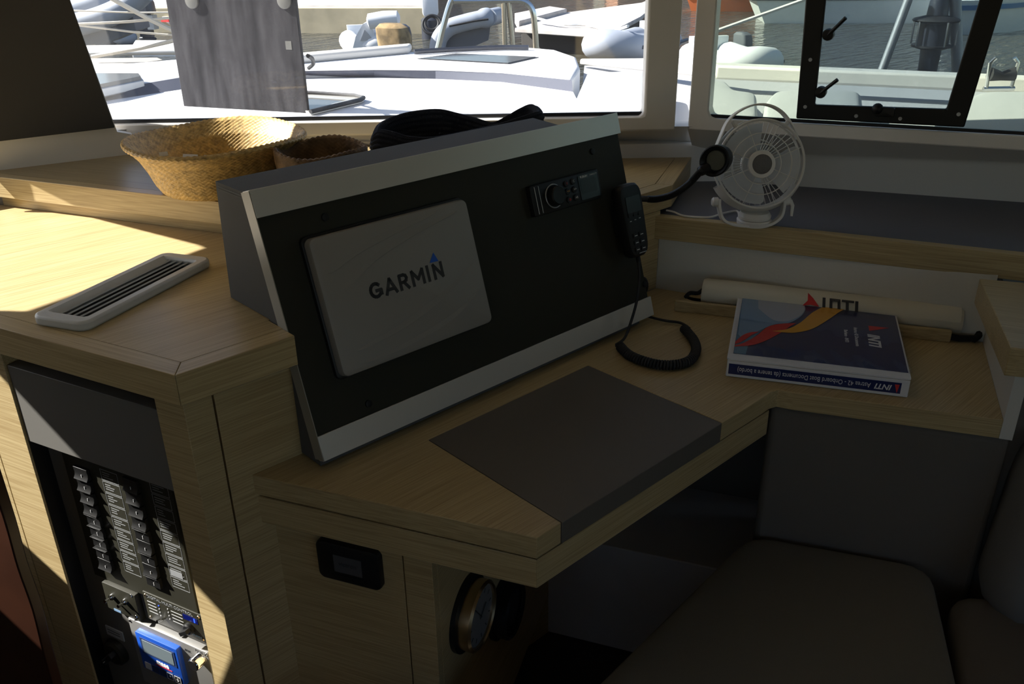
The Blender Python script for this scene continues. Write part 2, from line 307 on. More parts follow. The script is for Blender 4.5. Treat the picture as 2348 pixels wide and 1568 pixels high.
# right wall with window 2
wb0, wb1 = at(1600, 409, .925), at(2348, 462, .925)
wd2 = (wb1-wb0).normalized(); fW = Fr((wb0.x, wb0.y, 0), wd2, (0, 0, 1))     # z axis points into the cabin
nin = fW.z
s0 = on(1590, 268, HF*2.11, HF)
cr = [on(1600, 346, wb0 - nin*-.012, nin), on(2348, 374, wb0 - nin*-.012, nin)]
lean = .10
gp0 = s0 + V((0, 0, 0)); 
wd3 = d2(-67.0); fG = Fr((s0.x, s0.y, 0) , wd3, (0, 0, 1))
g2l, z2l = fG.at(1624, 262); g2b = [fG.at(1640, 272), fG.at(2100, 296), fG.at(2348, 312)]
zb = lambda a: g2b[0][1] + (g2b[2][1]-g2b[0][1])*(a-g2b[0][0])/(g2b[2][0]-g2b[0][0])
aR = g2b[2][0]+.75
hole2 = [(g2l, zb(g2l)+.02), (g2l+.006, zb(g2l)+.005), (g2l+.02, zb(g2l)+.0), (aR, zb(aR)), (aR, 1.62), (g2l-.002, 1.62)]
w = MB().hole(fG, [(-.012, zb(0)-.03), (aR+.4, zb(aR)-.03), (aR+.4, 2), (-.012, 2)], hole2, -.05)
tp = [fG.p(a, zb(a)-.028, 0) for a in (-.012, .3, aR+.4)]
L = (tp[2]-tp[0]).length
cA, cB = on(1590, 345, wb0, nin), on(2348, 372, wb0, nin); cdir = (cB-cA).normalized()
ca = [cA + cdir*(t*L) for t in (0, .3/L, 1)]; ba = [V((p.x, p.y, -.04)) for p in ca]
w.loft([ba, [V((p.x, p.y, p.z-.012)) for p in ca], [p + nin*.006 for p in ca], [c.lerp(t, .12)+nin*.002 for c, t in zip(ca, tp)], tp], closed=False)
struct('wall_right', w, M['gel'], bevel=.004)
w2 = struct('window_2', MB().prism([fG.p(g2l+.003, zb(g2l)+.001, -.004), fG.p(aR, zb(aR)+.001, -.004), fG.p(aR, zb(aR)+.0075, -.004), fG.p(g2l+.003, zb(g2l)+.0085, -.004)], -fG.z*.006), M['seal'])
struct('pane', MB().prism([fG.p(g2l-.01, zb(g2l)+.008, -.008), fG.p(aR+.02, zb(aR)+.008, -.008), fG.p(aR+.02, 1.63, -.008), fG.p(g2l-.01, 1.63, -.008)], -fG.z*.004), M['pane2'], parent=w2)
fS = Fr(fG.p(aR+.4, 0, 0), V((2.6, -2.6, 0))-V((fG.p(aR+.4, 0).x, fG.p(aR+.4, 0).y, 0)), (0, 0, 1))
struct('wall_starboard', MB().box(fS, 0, (V((2.6, -2.6, 0))-V((fS.o.x, fS.o.y, 0))).length, 0, 2, -.05, 0), M['wx'])
# ================================================================ OPENING HATCH IN WINDOW 2
th = thing('opening_hatch', fG.p(.4, 1.15, 0), 'black framed opening hatch set in the right window', 'hatch')
ho = [fG.at(*p, .004) for p in ((1826, 271), (2211, 291), (2300, 0), (1848, 0))]
hi = [fG.at(*p, .004) for p in ((1869, 240), (2170, 250), (2246, 0), (1894, 0))]
def ext(p, q, z): t = (z-p[1])/(q[1]-p[1]); return (p[0]+(q[0]-p[0])*t, z)
ztop = 1.47
oo = [ho[0], ho[1], ext(ho[1], ho[2], ztop), ext(ho[0], ho[3], ztop)]
ii = [hi[0], hi[1], ext(hi[1], hi[2], ztop-.045), ext(hi[0], hi[3], ztop-.045)]
fH = fG.sub(0, 0, -.006)
build('frame', MB().hole(fH, oo, ii, .016), M['black'], th, bevel=.003)
build('pane', MB().prism([fH.p(a, b, .0) for a, b in ii], fH.z*.006), M['pane3'], th)
for px, py, qx, qy in ((1899, 80, 1940, 40), (1882, 212, 1921, 182)):
    a, b = fG.at(px, py, .02); c, d = fG.at(qx, qy, .03)
    hb = build('handle', MB().lathe(Fr(fG.p(a, b, .008), fG.x, fG.y), [(.0125, 0), (.0125, .014), (.011, .02), (.004, .022)], 20), M['black'], th)
    build('lever', MB().tube([fG.p(a, b, .026), fG.p((a+c)/2, (b+d)/2, .03), fG.p(c, d, .034)], [.0045, .0038, .0042], 8), M['black'], hb)
a, b = fG.at(2012, 252, .01)
cb = build('catch', MB().rrect(fG, a-.004, a+.035, b-.012, b+.008, .01, .022, .003, .002), M['black'], th)
build('knob', MB().ell(Fr(fG.p(a, b+.004, .018), fG.x, fG.y), .012, .012, .012), M['black'], th)
for px, py in ((1846, 245), (1858, 137), (2198, 262), (2064, 272), (1963, 266)):
    a, b = fG.at(px, py, .01); build('screw', MB().lathe(Fr(fG.p(a, b, .0095), fG.x, fG.y), [(.0042, 0), (.004, .0012), (.001, .0008)], 12), M['dull'], th)

# ================================================================ DESK
DZ = .75
desk = thing('chart_desk', (1.0, .85, DZ), 'oak chart desk with angled front in the middle of the cabin', 'desk')
P1, P2, P3, P4, P5, P6 = V((.475, 1.111, DZ)), V((.682, .693, DZ)), V((1.288, .6965, DZ)), V((1.466, .371, DZ)), V((1.758, .516, DZ)), V((1.53, 1.159, DZ))
pa, pb, pc, pd = V((.735, 1.0, DZ)), V((1.122, .9995, DZ)), V((1.122, .696, DZ)), V((.732, .694, DZ))
top = [P1, P2, pd+V((-.001, 0, 0)), pa+V((-.001, .001, 0)), pb+V((.001, .001, 0)), pc+V((.001, 0, 0))]
f0 = P3; fil = [f0+V((-.035, 0, 0)), f0+V((-.012, .0015, 0)), f0+V((.006, -.004, 0)), f0+(P4-P3).normalized()*.035]
top += fil + [P4, P5, P6, V((1.30, 1.159, DZ)), V((1.30, 1.111, DZ))]
build('desk_top', MB().prism(top, (0, 0, -.036)), M['wx'], desk, bevel=.0012)
def regrain(o, n, m):
    o.data.materials.append(m); k = len(o.data.materials)-1
    for p in o.data.polygons:
        if abs(p.normal.dot(n)) > .95: p.material_index = k
regrain(bpy.data.objects['desk_top'], V((P2.y-P1.y, P1.x-P2.x, 0)).normalized(), M['wleft']); regrain(bpy.data.objects['desk_top'], V((P4.y-P3.y, P3.x-P4.x, 0)).normalized(), M['wend'])
build('inlay_pad', MB().prism([pa, pb, pc+V((0, -.0012, 0)), pd+V((0, -.0012, 0))], (0, 0, -.037)), M['pad'], desk, bevel=.001, label='taupe inlay pad with dark front edge')
dl = (P2-P1).normalized(); nl = V((dl.y, -dl.x, 0)); nl = nl if nl.dot(P1) > 0 else -nl       # inwards from the left edge
def apron(z0, z1, off, th_):
    m = MB(); a = P1+nl*off; c = V((P2.x+off*.9, P2.y+off, 0)); b = V((1.283, P2.y+.0035+off, 0))
    a = V((a.x, a.y, z0)); c.z = z0; b.z = z0
    m.prism([a, c, c+V((th_*.75, th_, 0)), a+nl*th_], (0, 0, z1-z0)); m.prism([c, b, b+V((.012, th_, 0)), c+V((th_*.75, th_, 0))], (0, 0, z1-z0)); return m
build('apron', apron(.658, .7085, .003, .02), M['wx'], desk, bevel=.0012)
regrain(bpy.data.objects['apron'], nl, M['wleft'])
build('apron_spacer', apron(.7085, .715, .014, .012), M['wx'], desk)
# retaining rail across the back of the desk
fR = Fr(P6, P5-P6, (0, 0, 1))
r0, r1 = at(1546, 713, DZ), at(2178, 786, DZ); rdir = (r1-r0).normalized(); rn = V((rdir.y, -rdir.x, 0)); rn = rn if rn.dot(r0) < 0 else -rn
build('retaining_rail', MB().prism([r0, r1, r1-rn*.012, r0-rn*.012], (0, 0, .024)), M['wside'], desk, bevel=.0015)
# ================================================================ PEDESTAL UNDER THE DESK
ped = thing('desk_pedestal', (.62, 1.0, 0), 'oak pedestal cabinet holding up the left side of the desk', 'cabinet')
fD = Fr(P2+nl*.022-V((0, 0, DZ)), dl, (0, 0, 1))                           # x to the right corner, z outwards
cx_, _ = fD.at(990, 1298); gx, _ = fD.at(922.9, 1281)
lx = -((P2-P1).length)-.02
build('front_panel', MB().box(fD, lx, gx-.0012, 0, .70, -.018, 0), M['wleft'], ped, bevel=.0008)
build('front_panel', MB().box(fD, gx+.0012, cx_, 0, .70, -.018, 0), M['wleft'], ped, bevel=.0008)
fT = Fr(fD.p(cx_, 0, -.018), nl, (0, 0, 1))                                 # the return face with gauges
rt = [(0, 0), (0, .70)] ; a1, b1 = fT.at(1234, 1330); a2, b2 = fT.at(1135, 1568)
e2 = (a2-a1)/(b2-b1); rt += [(a1+e2*(.70-b1), .70), (max(.06, a1+e2*(0-b1)), 0)]
build('return_panel', MB().prism([fT.p(a, b, 0) for a, b in rt], -fT.z*.018), M['wret'], ped, bevel=.0008)
# meter display on the pedestal
me_ = thing('meter_display', fD.p(-.25, .6, 0), 'small black display with a grey screen under the desk edge', 'display')
c4 = [fD.at(*p, .012) for p in ((722, 1239), (868, 1270), (873, 1358), (730, 1322))]
a0, a1 = (c4[0][0]+c4[3][0])/2, (c4[1][0]+c4[2][0])/2; b0, b1 = (c4[2][1]+c4[3][1])/2, (c4[0][1]+c4[1][1])/2
build('bezel', MB().rrect(fD, a0, a1, b0, b1, 0, .012, .012, .004), M['black'], me_)
w_, h_ = a1-a0, b1-b0
build('screen', MB().rrect(fD, a0+w_*.28, a0+w_*.72, b0+h_*.28, b0+h_*.72, .012, .0128, .001), mat('pale_lcd', (.07, .072, .08), .4), me_)
text('screen_text', 'victron', fD.sub((a0+a1)/2, (b0+b1)/2+.001, .013), .011, M['ink'], me_)
build('button_row', MB().rrect(fD, a0+w_*.28, a0+w_*.72, b0+h_*.17, b0+h_*.2, .012, .0126, .0005), M['lcdd'], me_)
# gauges
def gauge(px, py, R, label, face, rimmat):
    a, b = fT.at(px, py, .03)
    g = thing('round_gauge', fT.p(a, b, 0), label, 'gauge', 'gauges under the desk')
    f = fT.sub(a, b, 0)
    build('housing', MB().lathe(f, [(R*1.12, 0), (R*1.12, .008), (R*.95, .012)], 40), M['black'], g)
    build('rim', MB().lathe(f, [(R*.98, .010), (R, .018), (R, .030), (R*.93, .034), (R*.88, .031), (R*.88, .026)], 40, caps=False), rimmat, g)
    build('dial', MB().lathe(f, [(R*.9, .024), (R*.9, .027), (R*.001, .0272)], 40), face, g)
    return g, f
g, f = gauge(1105, 1412, .062, 'brass rimmed round gauge with a grey dial under the desk', M['dial'], M['brass'])
for k in range(12):
    t = k*PI/6; build('hour_mark', MB().box(f.sub(.043*math.cos(t), .043*math.sin(t), .0275, t), -.004, .004, -.0008, .0008, 0, .0004), M['ink'], g)
build('needle', MB().box(f.sub(0, 0, .028, 2.2), -.008, .036, -.001, .001, 0, .0006), M['ink'], g)
build('needle', MB().box(f.sub(0, 0, .029, .5), -.006, .025, -.0012, .0012, 0, .0006), M['ink'], g)
g, f = gauge(1180, 1400, .056, 'all black round gauge behind the brass rimmed one', M['blackg'], M['black'])
# ================================================================ BENCH, SEATS, LOWER WALLS
d34 = (P4-P3).normalized(); n34 = V((-d34.y, d34.x, 0)); n34 = n34 if n34.dot(P3) > 0 else -n34   # away from camera
q0 = P3+V((0, 0, -DZ)); q1 = P4+V((0, 0, -DZ))+d34*.02
seatw = build('bench_backrest_panel', MB().prism([q0+n34*.004+d34*-.005, q1+n34*.004, q1+n34*.26, q0+n34*.26], (0, 0, .7135)), M['taupe'], bevel=.012)
tag(seatw, 'taupe padded panel below the right end of the desk', 'seat back')
struct('wall_bench', MB().prism([q1+n34*.03+d34*.002, q1+n34*.03+d34*1.1, q1+n34*.05+d34*1.1, q1+n34*.05+d34*.002], (0, 0, .83)), M['taupe'])
s1, s2, s3, s4 = at(1720, 1217, .435), at(2137, 1292, .435), at(2200, 1568, .435), at(1362, 1568, .435)
s3e = s3+(s3-s2).normalized()*.4; s4e = s4+(s4-s1).normalized()*.4
def pillow(poly, z0, z1, r):
    m = MB(); n = len(poly); c = sum(poly, V((0, 0, 0)))/n; rings = []
    base_ = []
    for i in range(n):
        a, b, e = poly[i-1], poly[i], poly[(i+1) % n]; u = (a-b); v = (e-b); rr = min(.05, u.length*.4, v.length*.4); u.normalize(); v.normalize()
        for t in (0, .25, .5, .75, 1): base_.append((1-t)**2*(b+u*rr)+2*t*(1-t)*b+t*t*(b+v*rr))
    mr = sum((p-c).length for p in base_)/len(base_)
    def off(d, z): return [V((c.x+(p.x-c.x)*(1-d/mr), c.y+(p.y-c.y)*(1-d/mr), z)) for p in base_]
    for k in range(7):
        t = k/6*PI/2; rings.append(off(r*(1-math.sin(t)), z0+r-r*math.cos(t)) if k < 6 else off(0, z0+r))
    for k in range(7):
        t = k/6*PI/2; rings.append(off(r*(1-math.cos(t)), z1-r+r*math.sin(t)))
    rings.append(off(r*2.4, z1+.004)); return m.loft(rings, caps=True)
b_ = build('bench', MB().prism([V((p.x, p.y, 0)) for p in (s1+V((-.01, -.03, 0)), s2+V((-.03, .02, 0)), s3e, s4e)], (0, 0, .335)), M['grey'])
tag(b_, 'dark bench base hidden beneath the square seat cushion', 'bench')
o = build('seat_cushion', pillow([s1, s2, s3e, s4e], .335, .433, .022), M['cushion']); tag(o, 'grey-green square seat cushion in the lower right', 'cushion')
t1, t2 = at(2178, 1345, .42), at(2205, 1568, .42)
u1 = at(2500, 1390, .42); u2 = at(2600, 1640, .42)
o = build('seat_cushion', pillow([t1, u1, u2, t2+(t2-t1).normalized()*.15], .30, .42, .035), M['taupe']); tag(o, 'taupe seat cushion at the right edge, beyond the gap', 'cushion')
bb = build('bench', MB().prism([V((p.x, p.y, 0)) for p in (t1+V((.04, -.02, 0)), u1, u2, t2)], (0, 0, .30)), M['grey']); tag(bb, 'dark base under the cushion at the right edge', 'bench')
kb = at(2348, 1462, .425); fC = Fr(kb+HF*.02, HR, (0, 0, 1)); fC.y = (V((0, 0, 1))+HF*.16).normalized(); fC.z = fC.x.cross(fC.y)
lft = fC.at(2243, 1380)[0]+.045
rg = []
for k, (i, c) in enumerate(((.05, -.14), (.012, -.125), (0, -.09), (0, -.05), (.012, -.015), (.05, 0))):
    mm = MB().rrect(fC, lft+i, .45-i, i-.035, .36-i, c, c+.01, .09-i*.6); rg.append([v+fC.x*(.16*max(0, (v-fC.o).dot(fC.y))) for v in mm.v[:len(mm.v)//2]])
o = build('backrest_cushion', MB().loft(rg, caps=True), M['bluegrey'], ang=60); tag(o, 'rounded blue-grey backrest cushion standing at the right edge', 'cushion')
# pale step and kneehole wall
y3, y4 = at(1450, 1497, 0), at(1195, 1434, 0); ed = (y3-y4).normalized(); kn = V((-ed.y, ed.x, 0)); kn = kn if kn.dot(y4) > 0 else -kn
ST = (on(1390, 1250, y4, kn).z+on(1640, 1305, y4, kn).z)/2
x1, x2 = y4+kn*.28, y3+kn*.28
o = build('step', MB().prism([p+V((0, 0, ST)) for p in (x1-ed*.12, x2+ed*.25, y3+ed*.25, y4-ed*.12)], (0, 0, -ST+.001)), M['stepgrey'], bevel=.003); tag(o, 'pale grey step with dark top in the kneehole below the desk', 'step')
kn = V((-ed.y, ed.x, 0)); kn = kn if kn.dot(x1) > 0 else -kn
struct('wall_kneehole', MB().prism([V((p.x, p.y, 0)) for p in (x1-ed*.6, x2+ed*.3, x2+ed*.3+kn*.02, x1-ed*.6+kn*.02)], (0, 0, .712)), M['taupe'])
# right end of the desk: lined panel and oak armrest
p45 = (P5-P4).normalized(); n45 = V((p45.y, -p45.x, 0)); n45 = n45 if n45.dot(HR) > 0 else -n45
armp = thing('end_panel', P4, 'white lined end panel with an oak armrest at the right of the desk', 'partition')
build('panel', MB().prism([P4+V((0, 0, -.036)), P5+p45*.1+V((0, 0, -.036)), P5+p45*.1+V((0, 0, .112)), P4-p45*.0+V((.0, 0, .112))], n45*.02), M['plaster'], armp)
pl0 = P4-n45*.03
ta = on(2318, 797, pl0, n45); tb = on(2249, 645, pl0, n45); tz = (ta.z+tb.z)/2
ta, tb = at(2318, 797, tz), at(2249, 645, tz); tdir = (tb-ta).normalized(); tn = V((tdir.y, -tdir.x, 0)); tn = tn if tn.dot(HR) > 0 else -tn
build('armrest', MB().prism([ta, tb+tdir*.015, tb+tdir*.015+tn*.075, ta+tn*.09], (0, 0, -.05)), M['wside'], armp, bevel=.0015)
# lined panel behind the desk, side shelf, corner shelf, upright board
lpr = []
for k, (dz, bk_) in enumerate(((-.03, 0), (.05, .002), (.10, .005), (.14, .012))):
    lpr.append([(P6+(P5-P6)*(i/10)) + V((0, 0, dz)) - fR.z*0 + n45*0 + V((.949, .316, 0))*(bk_*(.5+3*i/10)) for i in range(11)])
o = build('lined_panel', MB().loft(lpr, closed=False).loft([[p+V((.012, .004, 0)) for p in r] for r in lpr], closed=False), M['plaster']); tag(o, 'white textured lining panel behind the desk, below the side shelf', 'panel')
SZ = .925
F1, F2_, F3 = at(1483, 494, SZ), at(2348, 586, SZ), None; fd_ = (F2_-F1).normalized(); F3 = F2_+fd_*.8
fn_ = V((-fd_.y, fd_.x, 0)); fn_ = fn_ if fn_.dot(F1) > 0 else -fn_
G1, G3 = V((cA.x, cA.y, SZ))+nin*-.004, V((wb1.x, wb1.y, SZ))+wd2*.9
F1 = F1-fd_*.03
ssh = thing('side_shelf', F1, 'long oak edged shelf with grey lining under the right window', 'shelf')
build('edge_trim', MB().prism([F1, F3, F3+fn_*.024, F1+fn_*.024], (0, 0, -.052)), M['wside'], ssh, bevel=.0015)
build('lining', MB().prism([F1+fn_*.0243+V((0, 0, -.002)), F3+fn_*.0243+V((0, 0, -.002)), G3+V((0, 0, -.002)), G1+V((0, 0, -.002))], (0, 0, -.02)), M['shelfgrey'], ssh)
CZ = .985
k1, k2, k3, k4 = V((1.31, at(1473, 444, CZ).y, CZ)), at(1542, 424, CZ), at(1592, 351, CZ), at(1440, 343, CZ)
csh = thing('corner_shelf', k2, 'oak corner shelf with angled end to the right of the console', 'shelf')
bk = [k3+HF*.03, k4+HF*.03, at(1200, 338, CZ)+HF*.03]
nx = V((.022, .012, 0))
build('shelf_top', MB().prism([k1+V((0, .034, 0)), k2+V((-.02, .034, 0)), k3-(k3-k2).normalized()*.0+V((-.045, .02, 0))]+bk[1:]+[V((1.31, 1.62, CZ))], (0, 0, -.048)), M['wx'], csh)
build('front_trim', MB().prism([k1, k2, k2+V((-.019, .033, 0)), k1+V((0, .033, 0))], (0, 0, -.05)), M['wx'], csh, bevel=.001)
build('end_trim', MB().prism([k2+V((.0006, 0, 0)), k3, bk[0], k3+V((-.044, .02, 0)), k2+V((-.0185, .033, 0))], (0, 0, -.05)), wood('oak_end_trim_grain', 27), csh, bevel=.001)
ub = thing('upright_board', V((1.4, 1.16, DZ)), 'oak upright board rising behind the right end of the console', 'panel')
build('board', MB().prism([V((1.30, 1.16, DZ)), V((1.531, 1.16, DZ)), V((1.531, 1.176, DZ)), V((1.30, 1.176, DZ))], (0, 0, CZ-.05-DZ)), M['wx'], ub)
# ================================================================ LEFT COUNTER AND SHELF
KZ = .97
c0, cl, crr = at(400.4, 861, KZ), at(0, 752, KZ), at(528, 820, KZ)
de = (cl-c0).normalized(); dr = V((1, 0, 0)); c0.z = KZ
ctr = thing('counter', c0, 'oak counter with mitred edge at the left, under the vent grille', 'counter')
T_ = .034
nE = V((de.y, -de.x, 0)); nE = nE if nE.dot(V((1, 1, 0))) > 0 else -nE                   # inwards from the left edge
mit = c0 + (nE*T_ + de*0) + de*((T_ - (nE*T_).y)/de.y)                                        # inner mitre corner
build('edge_trim', MB().prism([c0, mit, mit+de*.75, c0+de*.8], (0, 0, -.048)), M['wface'], ctr, bevel=.001)
build('edge_trim', MB().prism([c0+V((.0005, 0, 0)), V((.5605, c0.y, KZ)), V((.5605, c0.y+T_, KZ)), mit+V((.0005, 0, 0))], (0, 0, -.048)), M['wx'], ctr, bevel=.001)
build('counter_top', MB().prism([mit+V((0, .0004, 0)), V((.5605, c0.y+T_+.0004, KZ)), V((.5605, 1.156, KZ)), V((1.30, 1.156, KZ)), V((1.30, 1.30, KZ)), V((.87, 1.30, KZ)), V((.735, 1.59, KZ)), V((.44, 2.19, KZ)), mit+de*.75+nE*.1, mit+de*.75+nE*.0004], (0, 0, -.03)), M['wx'], ctr)
# vent
vc = [at(82, 741, KZ), at(186, 768, KZ), at(487, 612, KZ), at(385, 592, KZ)]
vm = sum(vc, V((0, 0, 0)))/4; vx = ((vc[3]+vc[2])-(vc[0]+vc[1])).normalized()
fV = Fr(vm, vx, V((-vx.y, vx.x, 0)))
hl = ((vc[3]+vc[2])-(vc[0]+vc[1])).length/4; hw = (((vc[0]-vc[1]).length)+((vc[3]-vc[2]).length))/4
vt = thing('vent_grille', vm, 'pale grey plastic vent grille on the sunlit left counter', 'vent')
def rr2(a, b, r, n=6): return [(sx*(a-r)+r*math.cos(t), sy*(b-r)+r*math.sin(t)) for sx, sy, q in ((1, 1, 0), (-1, 1, 1), (-1, -1, 2), (1, -1, 3)) for k in range(n+1) for t in ((q+k/n)*PI/2,)]
build('frame', MB().hole(fV, rr2(hl, hw, .018), rr2(hl-.024, hw-.018, .006, 3), .016), M['vent'], vt, bevel=.004)
build('well', MB().box(fV, -hl+.022, hl-.022, -hw+.016, hw-.016, .0005, .0015), M['blackm'], vt)
for k in range(5):
    b = -hw+.025 + k*.0128
    fs = Fr(fV.p(0, b, .009), fV.x, fV.y*math.cos(-.5)+fV.z*math.sin(-.5))
    build('slat', MB().rrect(fs, -hl+.023, hl-.023, -.0036, .0036, -.001, .0015, .001), M['vent'], vt)
build('sloped_back', MB().prism([fV.p(-hl+.022, hw-.017, .015), fV.p(hl-.022, hw-.017, .015), fV.p(hl-.022, hw-.028, .003), fV.p(-hl+.022, hw-.028, .003)], V((0, 0, .002))), M['vent'], vt)
# fiddle shelf
HZ = 1.04
h0, h1 = at(0, 406, HZ), at(496, 462, HZ); hd = (h1-h0).normalized(); hn = V((-hd.y, hd.x, 0)); hn = hn if hn.dot(V((1, 1, 0))) > 0 else -hn
h0 = h0-hd*.03
t_ = (1.29-h1.y)/hd.y; h2 = h1+hd*t_
fs_ = thing('window_shelf', h0, 'oak shelf below the front window carrying the baskets', 'shelf')
build('front_trim', MB().prism([h0, h2, h2+hn*.026, h0+hn*.026], (0, 0, -.046)), M['wshelf'], fs_, bevel=.001)
dz_ = V((0, 0, -.04))
build('riser', MB().prism([h0+hn*.014+dz_, h2+hn*.014+dz_, h2+hn*.025+dz_, h0+hn*.025+dz_], (0, 0, -.0295)), M['wshelf'], fs_)
dk = wood('oak_shelf_top_grain', 116, .72)
build('shelf_top', MB().prism([h0+hn*.0263, h2+hn*.0263, V((1.29, 1.29, HZ)), V((1.29, 1.75, HZ)), base[5]+HF*.01, base[4]+HF*.01, base[3]+HF*.01, base[2]+HF*.01, base[1]+V((-.02, .02, 0))], (0, 0, -.02)), dk, fs_)
# ================================================================ ELECTRICS CABINET
fK = Fr((.392, 1.11, 0), (.3383, -.9410, 0), (0, 0, 1))       # left face: x to the right corner, z outwards
D_ = -.032
cab = thing('electrics_cabinet', (.392, 1.11, 0), 'oak cabinet holding the switch panels under the left counter', 'cabinet')
sL = fK.at(17, 861)[0]; sP = fK.at(357, 932)[0]; sM = fK.at(24, 1121)[0]
ct = .912
build('post', MB().box(fK, sP, 0, 0, ct, -.05, 0), M['wface'], cab, bevel=.0008)
build('post', MB().box(fK, sM+.001, sL-.002, 0, ct, -.07, 0), M['wface'], cab, bevel=.0008)
build('side_panel', MB().box(fK, sM-.6, sM-.001, 0, ct, -.02, 0), M['wface'], cab, bevel=.0008)
zu = fK.at(63, 1013)[1]
build('upper_panel', MB().box(fK, sL+.001, sP-.0005, zu, ct-.03, -.03, -.003), M['grey'], cab, bevel=.001)
build('recess_side', MB().box(fK, sL-.002, sL+.0005, 0, zu, D_, -.004), M['black'], cab)
build('backplate', MB().box(fK, sL-.003, sP+.03, 0, zu+.03, D_-.01, D_), M['grey'], cab)
build('counter_support', MB().box(fK, sM-.6, -.012, ct, KZ-.048, -.03, -.012), M['blackm'], cab)
# right face of the cabinet: stile and door
fQ = Fr((.392, 1.11, 0), (1, 0, 0), (0, 0, 1))                # z = -Y, outwards
g0 = fQ.at(493, 935)[0]
build('side_stile', MB().box(fQ, 0.0005, g0-.0015, 0, .905, -.07, 0), M['wx'], cab, bevel=.0008)
build('side_panel', MB().box(fQ, g0+.0015, .91, 0, .905, -.02, 0), M['wx'], cab, bevel=.0008)
build('shadow_gap', MB().box(fQ, .01, .91, .905, KZ-.048, -.03, -.014), M['blackm'], cab)
build('gap_backing', MB().box(fQ, g0-.004, g0+.004, 0, .905, -.022, -.012), M['blackm'], cab)
# ---- breaker panel
fN = fK.sub(0, 0, D_)
bp = thing('circuit_breaker_panel', fN.p(-.2, .6, 0), 'black circuit breaker panel with two columns of rockers and label boxes', 'switch panel')
cor = [fN.at(*p, .004) for p in ((158, 1042), (388, 1092), (450, 1390), (208, 1336))]
a0, a1 = (cor[0][0]+cor[3][0])/2, (cor[1][0]+cor[2][0])/2; bT = (cor[0][1]+cor[1][1])/2; bB = (cor[2][1]+cor[3][1])/2
build('faceplate', MB().box(fN, a0, a1, bB, bT+.004, 0.0003, .004), M['blackp'], bp, bevel=.0006)
on_l = (0, 0, 0, 0, 1, 1, 1, 1, 0); on_r = (0, 0, 0, 0, 1, 0, 1, 0, 1)
for (x0, y0, x1_, y1_), states in (((190, 1086, 240, 1292), on_l), ((300, 1112, 352, 1332), on_r)):
    pA, pB = fN.at(x0, y0, .008), fN.at(x1_, y1_, .008); am = (pA[0]+pB[0])/2; n = 9
    for k in range(n):
        bm_ = pA[1]+(pB[1]-pA[1])*k/(n-1); hb = (pA[1]-pB[1])/(n-1)*.46; wa = .0165
        fr = fN.sub(am, bm_, .004); s = 1 if states[k] else -1
        prof = [(-hb, 0), (-hb, .006+.0042*(s < 0)), (-hb*.5, .0058+.0006*(s < 0)), (0, .0052), (hb*.5, .0058+.0006*(s > 0)), (hb, .006+.0042*(s > 0)), (hb, 0)]
        m = MB(); m.prism([fr.p(-wa, b, c) for b, c in prof], fr.x*2*wa)
        r = build('rocker_switch', m, M['black'], bp, bevel=.0005)
        build('rocker_mark', MB().box(fr, .001, .0018, -hb*.7, -hb*.1, .0056+.0008*(s < 0), .0062+.001*(s < 0)), M['whiteink'], r)
def outline(fr, w, h, t=.0003, c=.0003):
    m = MB()
    for a in ((-w, w, h-t, h+t), (-w, w, -h-t, -h+t), (-w-t, -w+t, -h, h), (w-t, w+t, -h, h)): m.box(fr, *a, 0, c)
    return m
for (x0, y0, x1_, y1_) in ((247, 1092, 307, 1306), (364, 1122, 415, 1340)):
    pA, pB = fN.at(x0, y0, .004), fN.at(x1_, y1_, .004); am = (pA[0]+pB[0])/2
    for k in range(9):
        b = pA[1]+(pB[1]-pA[1])*k/8; fr = fN.sub(am, b, .0041)
        lb = build('label_box', outline(fr, .020, (pA[1]-pB[1])/8*.44), M['label'], bp)
        for j in range(3):
            wj = random.uniform(.006, .015); build('label_line', MB().box(fr, -.016, -.016+2*wj, .0046-j*.0046, .0056-j*.0046, 0, .0003), M['label'], lb)
tp_ = fN.at(404, 1317, .005); build('paper_label', MB().box(fN.sub(*tp_, .0043), -.014, .014, -.006, .006, 0, .0004), M['label'], bp)
text('voltage_text', '12V DC', fN.sub(a1-.026, bB+.006, .0042), .008, M['tape'], bp)
# ---- toggle panel
tg = thing('toggle_panel', fN.p(-.2, .5, 0), 'small black plate with two chrome toggles below the breaker panel', 'switch panel')
cs = [fN.at(*p, .012) for p in ((247, 1345), (308, 1361), (321, 1419), (258, 1404))]
a0, a1 = (cs[0][0]+cs[3][0])/2-.012, (cs[1][0]+cs[2][0])/2; b0, b1 = (cs[2][1]+cs[3][1])/2, (cs[0][1]+cs[1][1])/2
build('faceplate', MB().rrect(fN, a0, a1, b0, b1, .0003, .012, .002, .001), M['blackp'], tg)
for p in ((252, 1372), (282, 1383)):
    a, b = fN.at(*p, .018); nu = build('toggle_collar', MB().lathe(fN.sub(a, b, .012), [(.006, 0), (.006, .004), (.004, .006), (.0035, .006)], 12), M['chrome'], tg)
    build('toggle_lever', MB().tube([fN.p(a, b, .016), fN.p(a+.002, b+.003, .03)], [.002, .0032], 8), M['chrome'], nu)
a, b = fN.at(270, 1400, .012); build('blue_tag', MB().box(fN.sub(a, b, .0122), -.009, .009, -.0025, .0025, 0, .0004), M['skyink'], tg, label='pale blue tag')
for p in ((300, 1365), (312, 1413)):
    a, b = fN.at(*p, .012); build('screw', MB().lathe(fN.sub(a, b, .012), [(.003, 0), (.0025, .001)], 10), M['chrome'], tg)
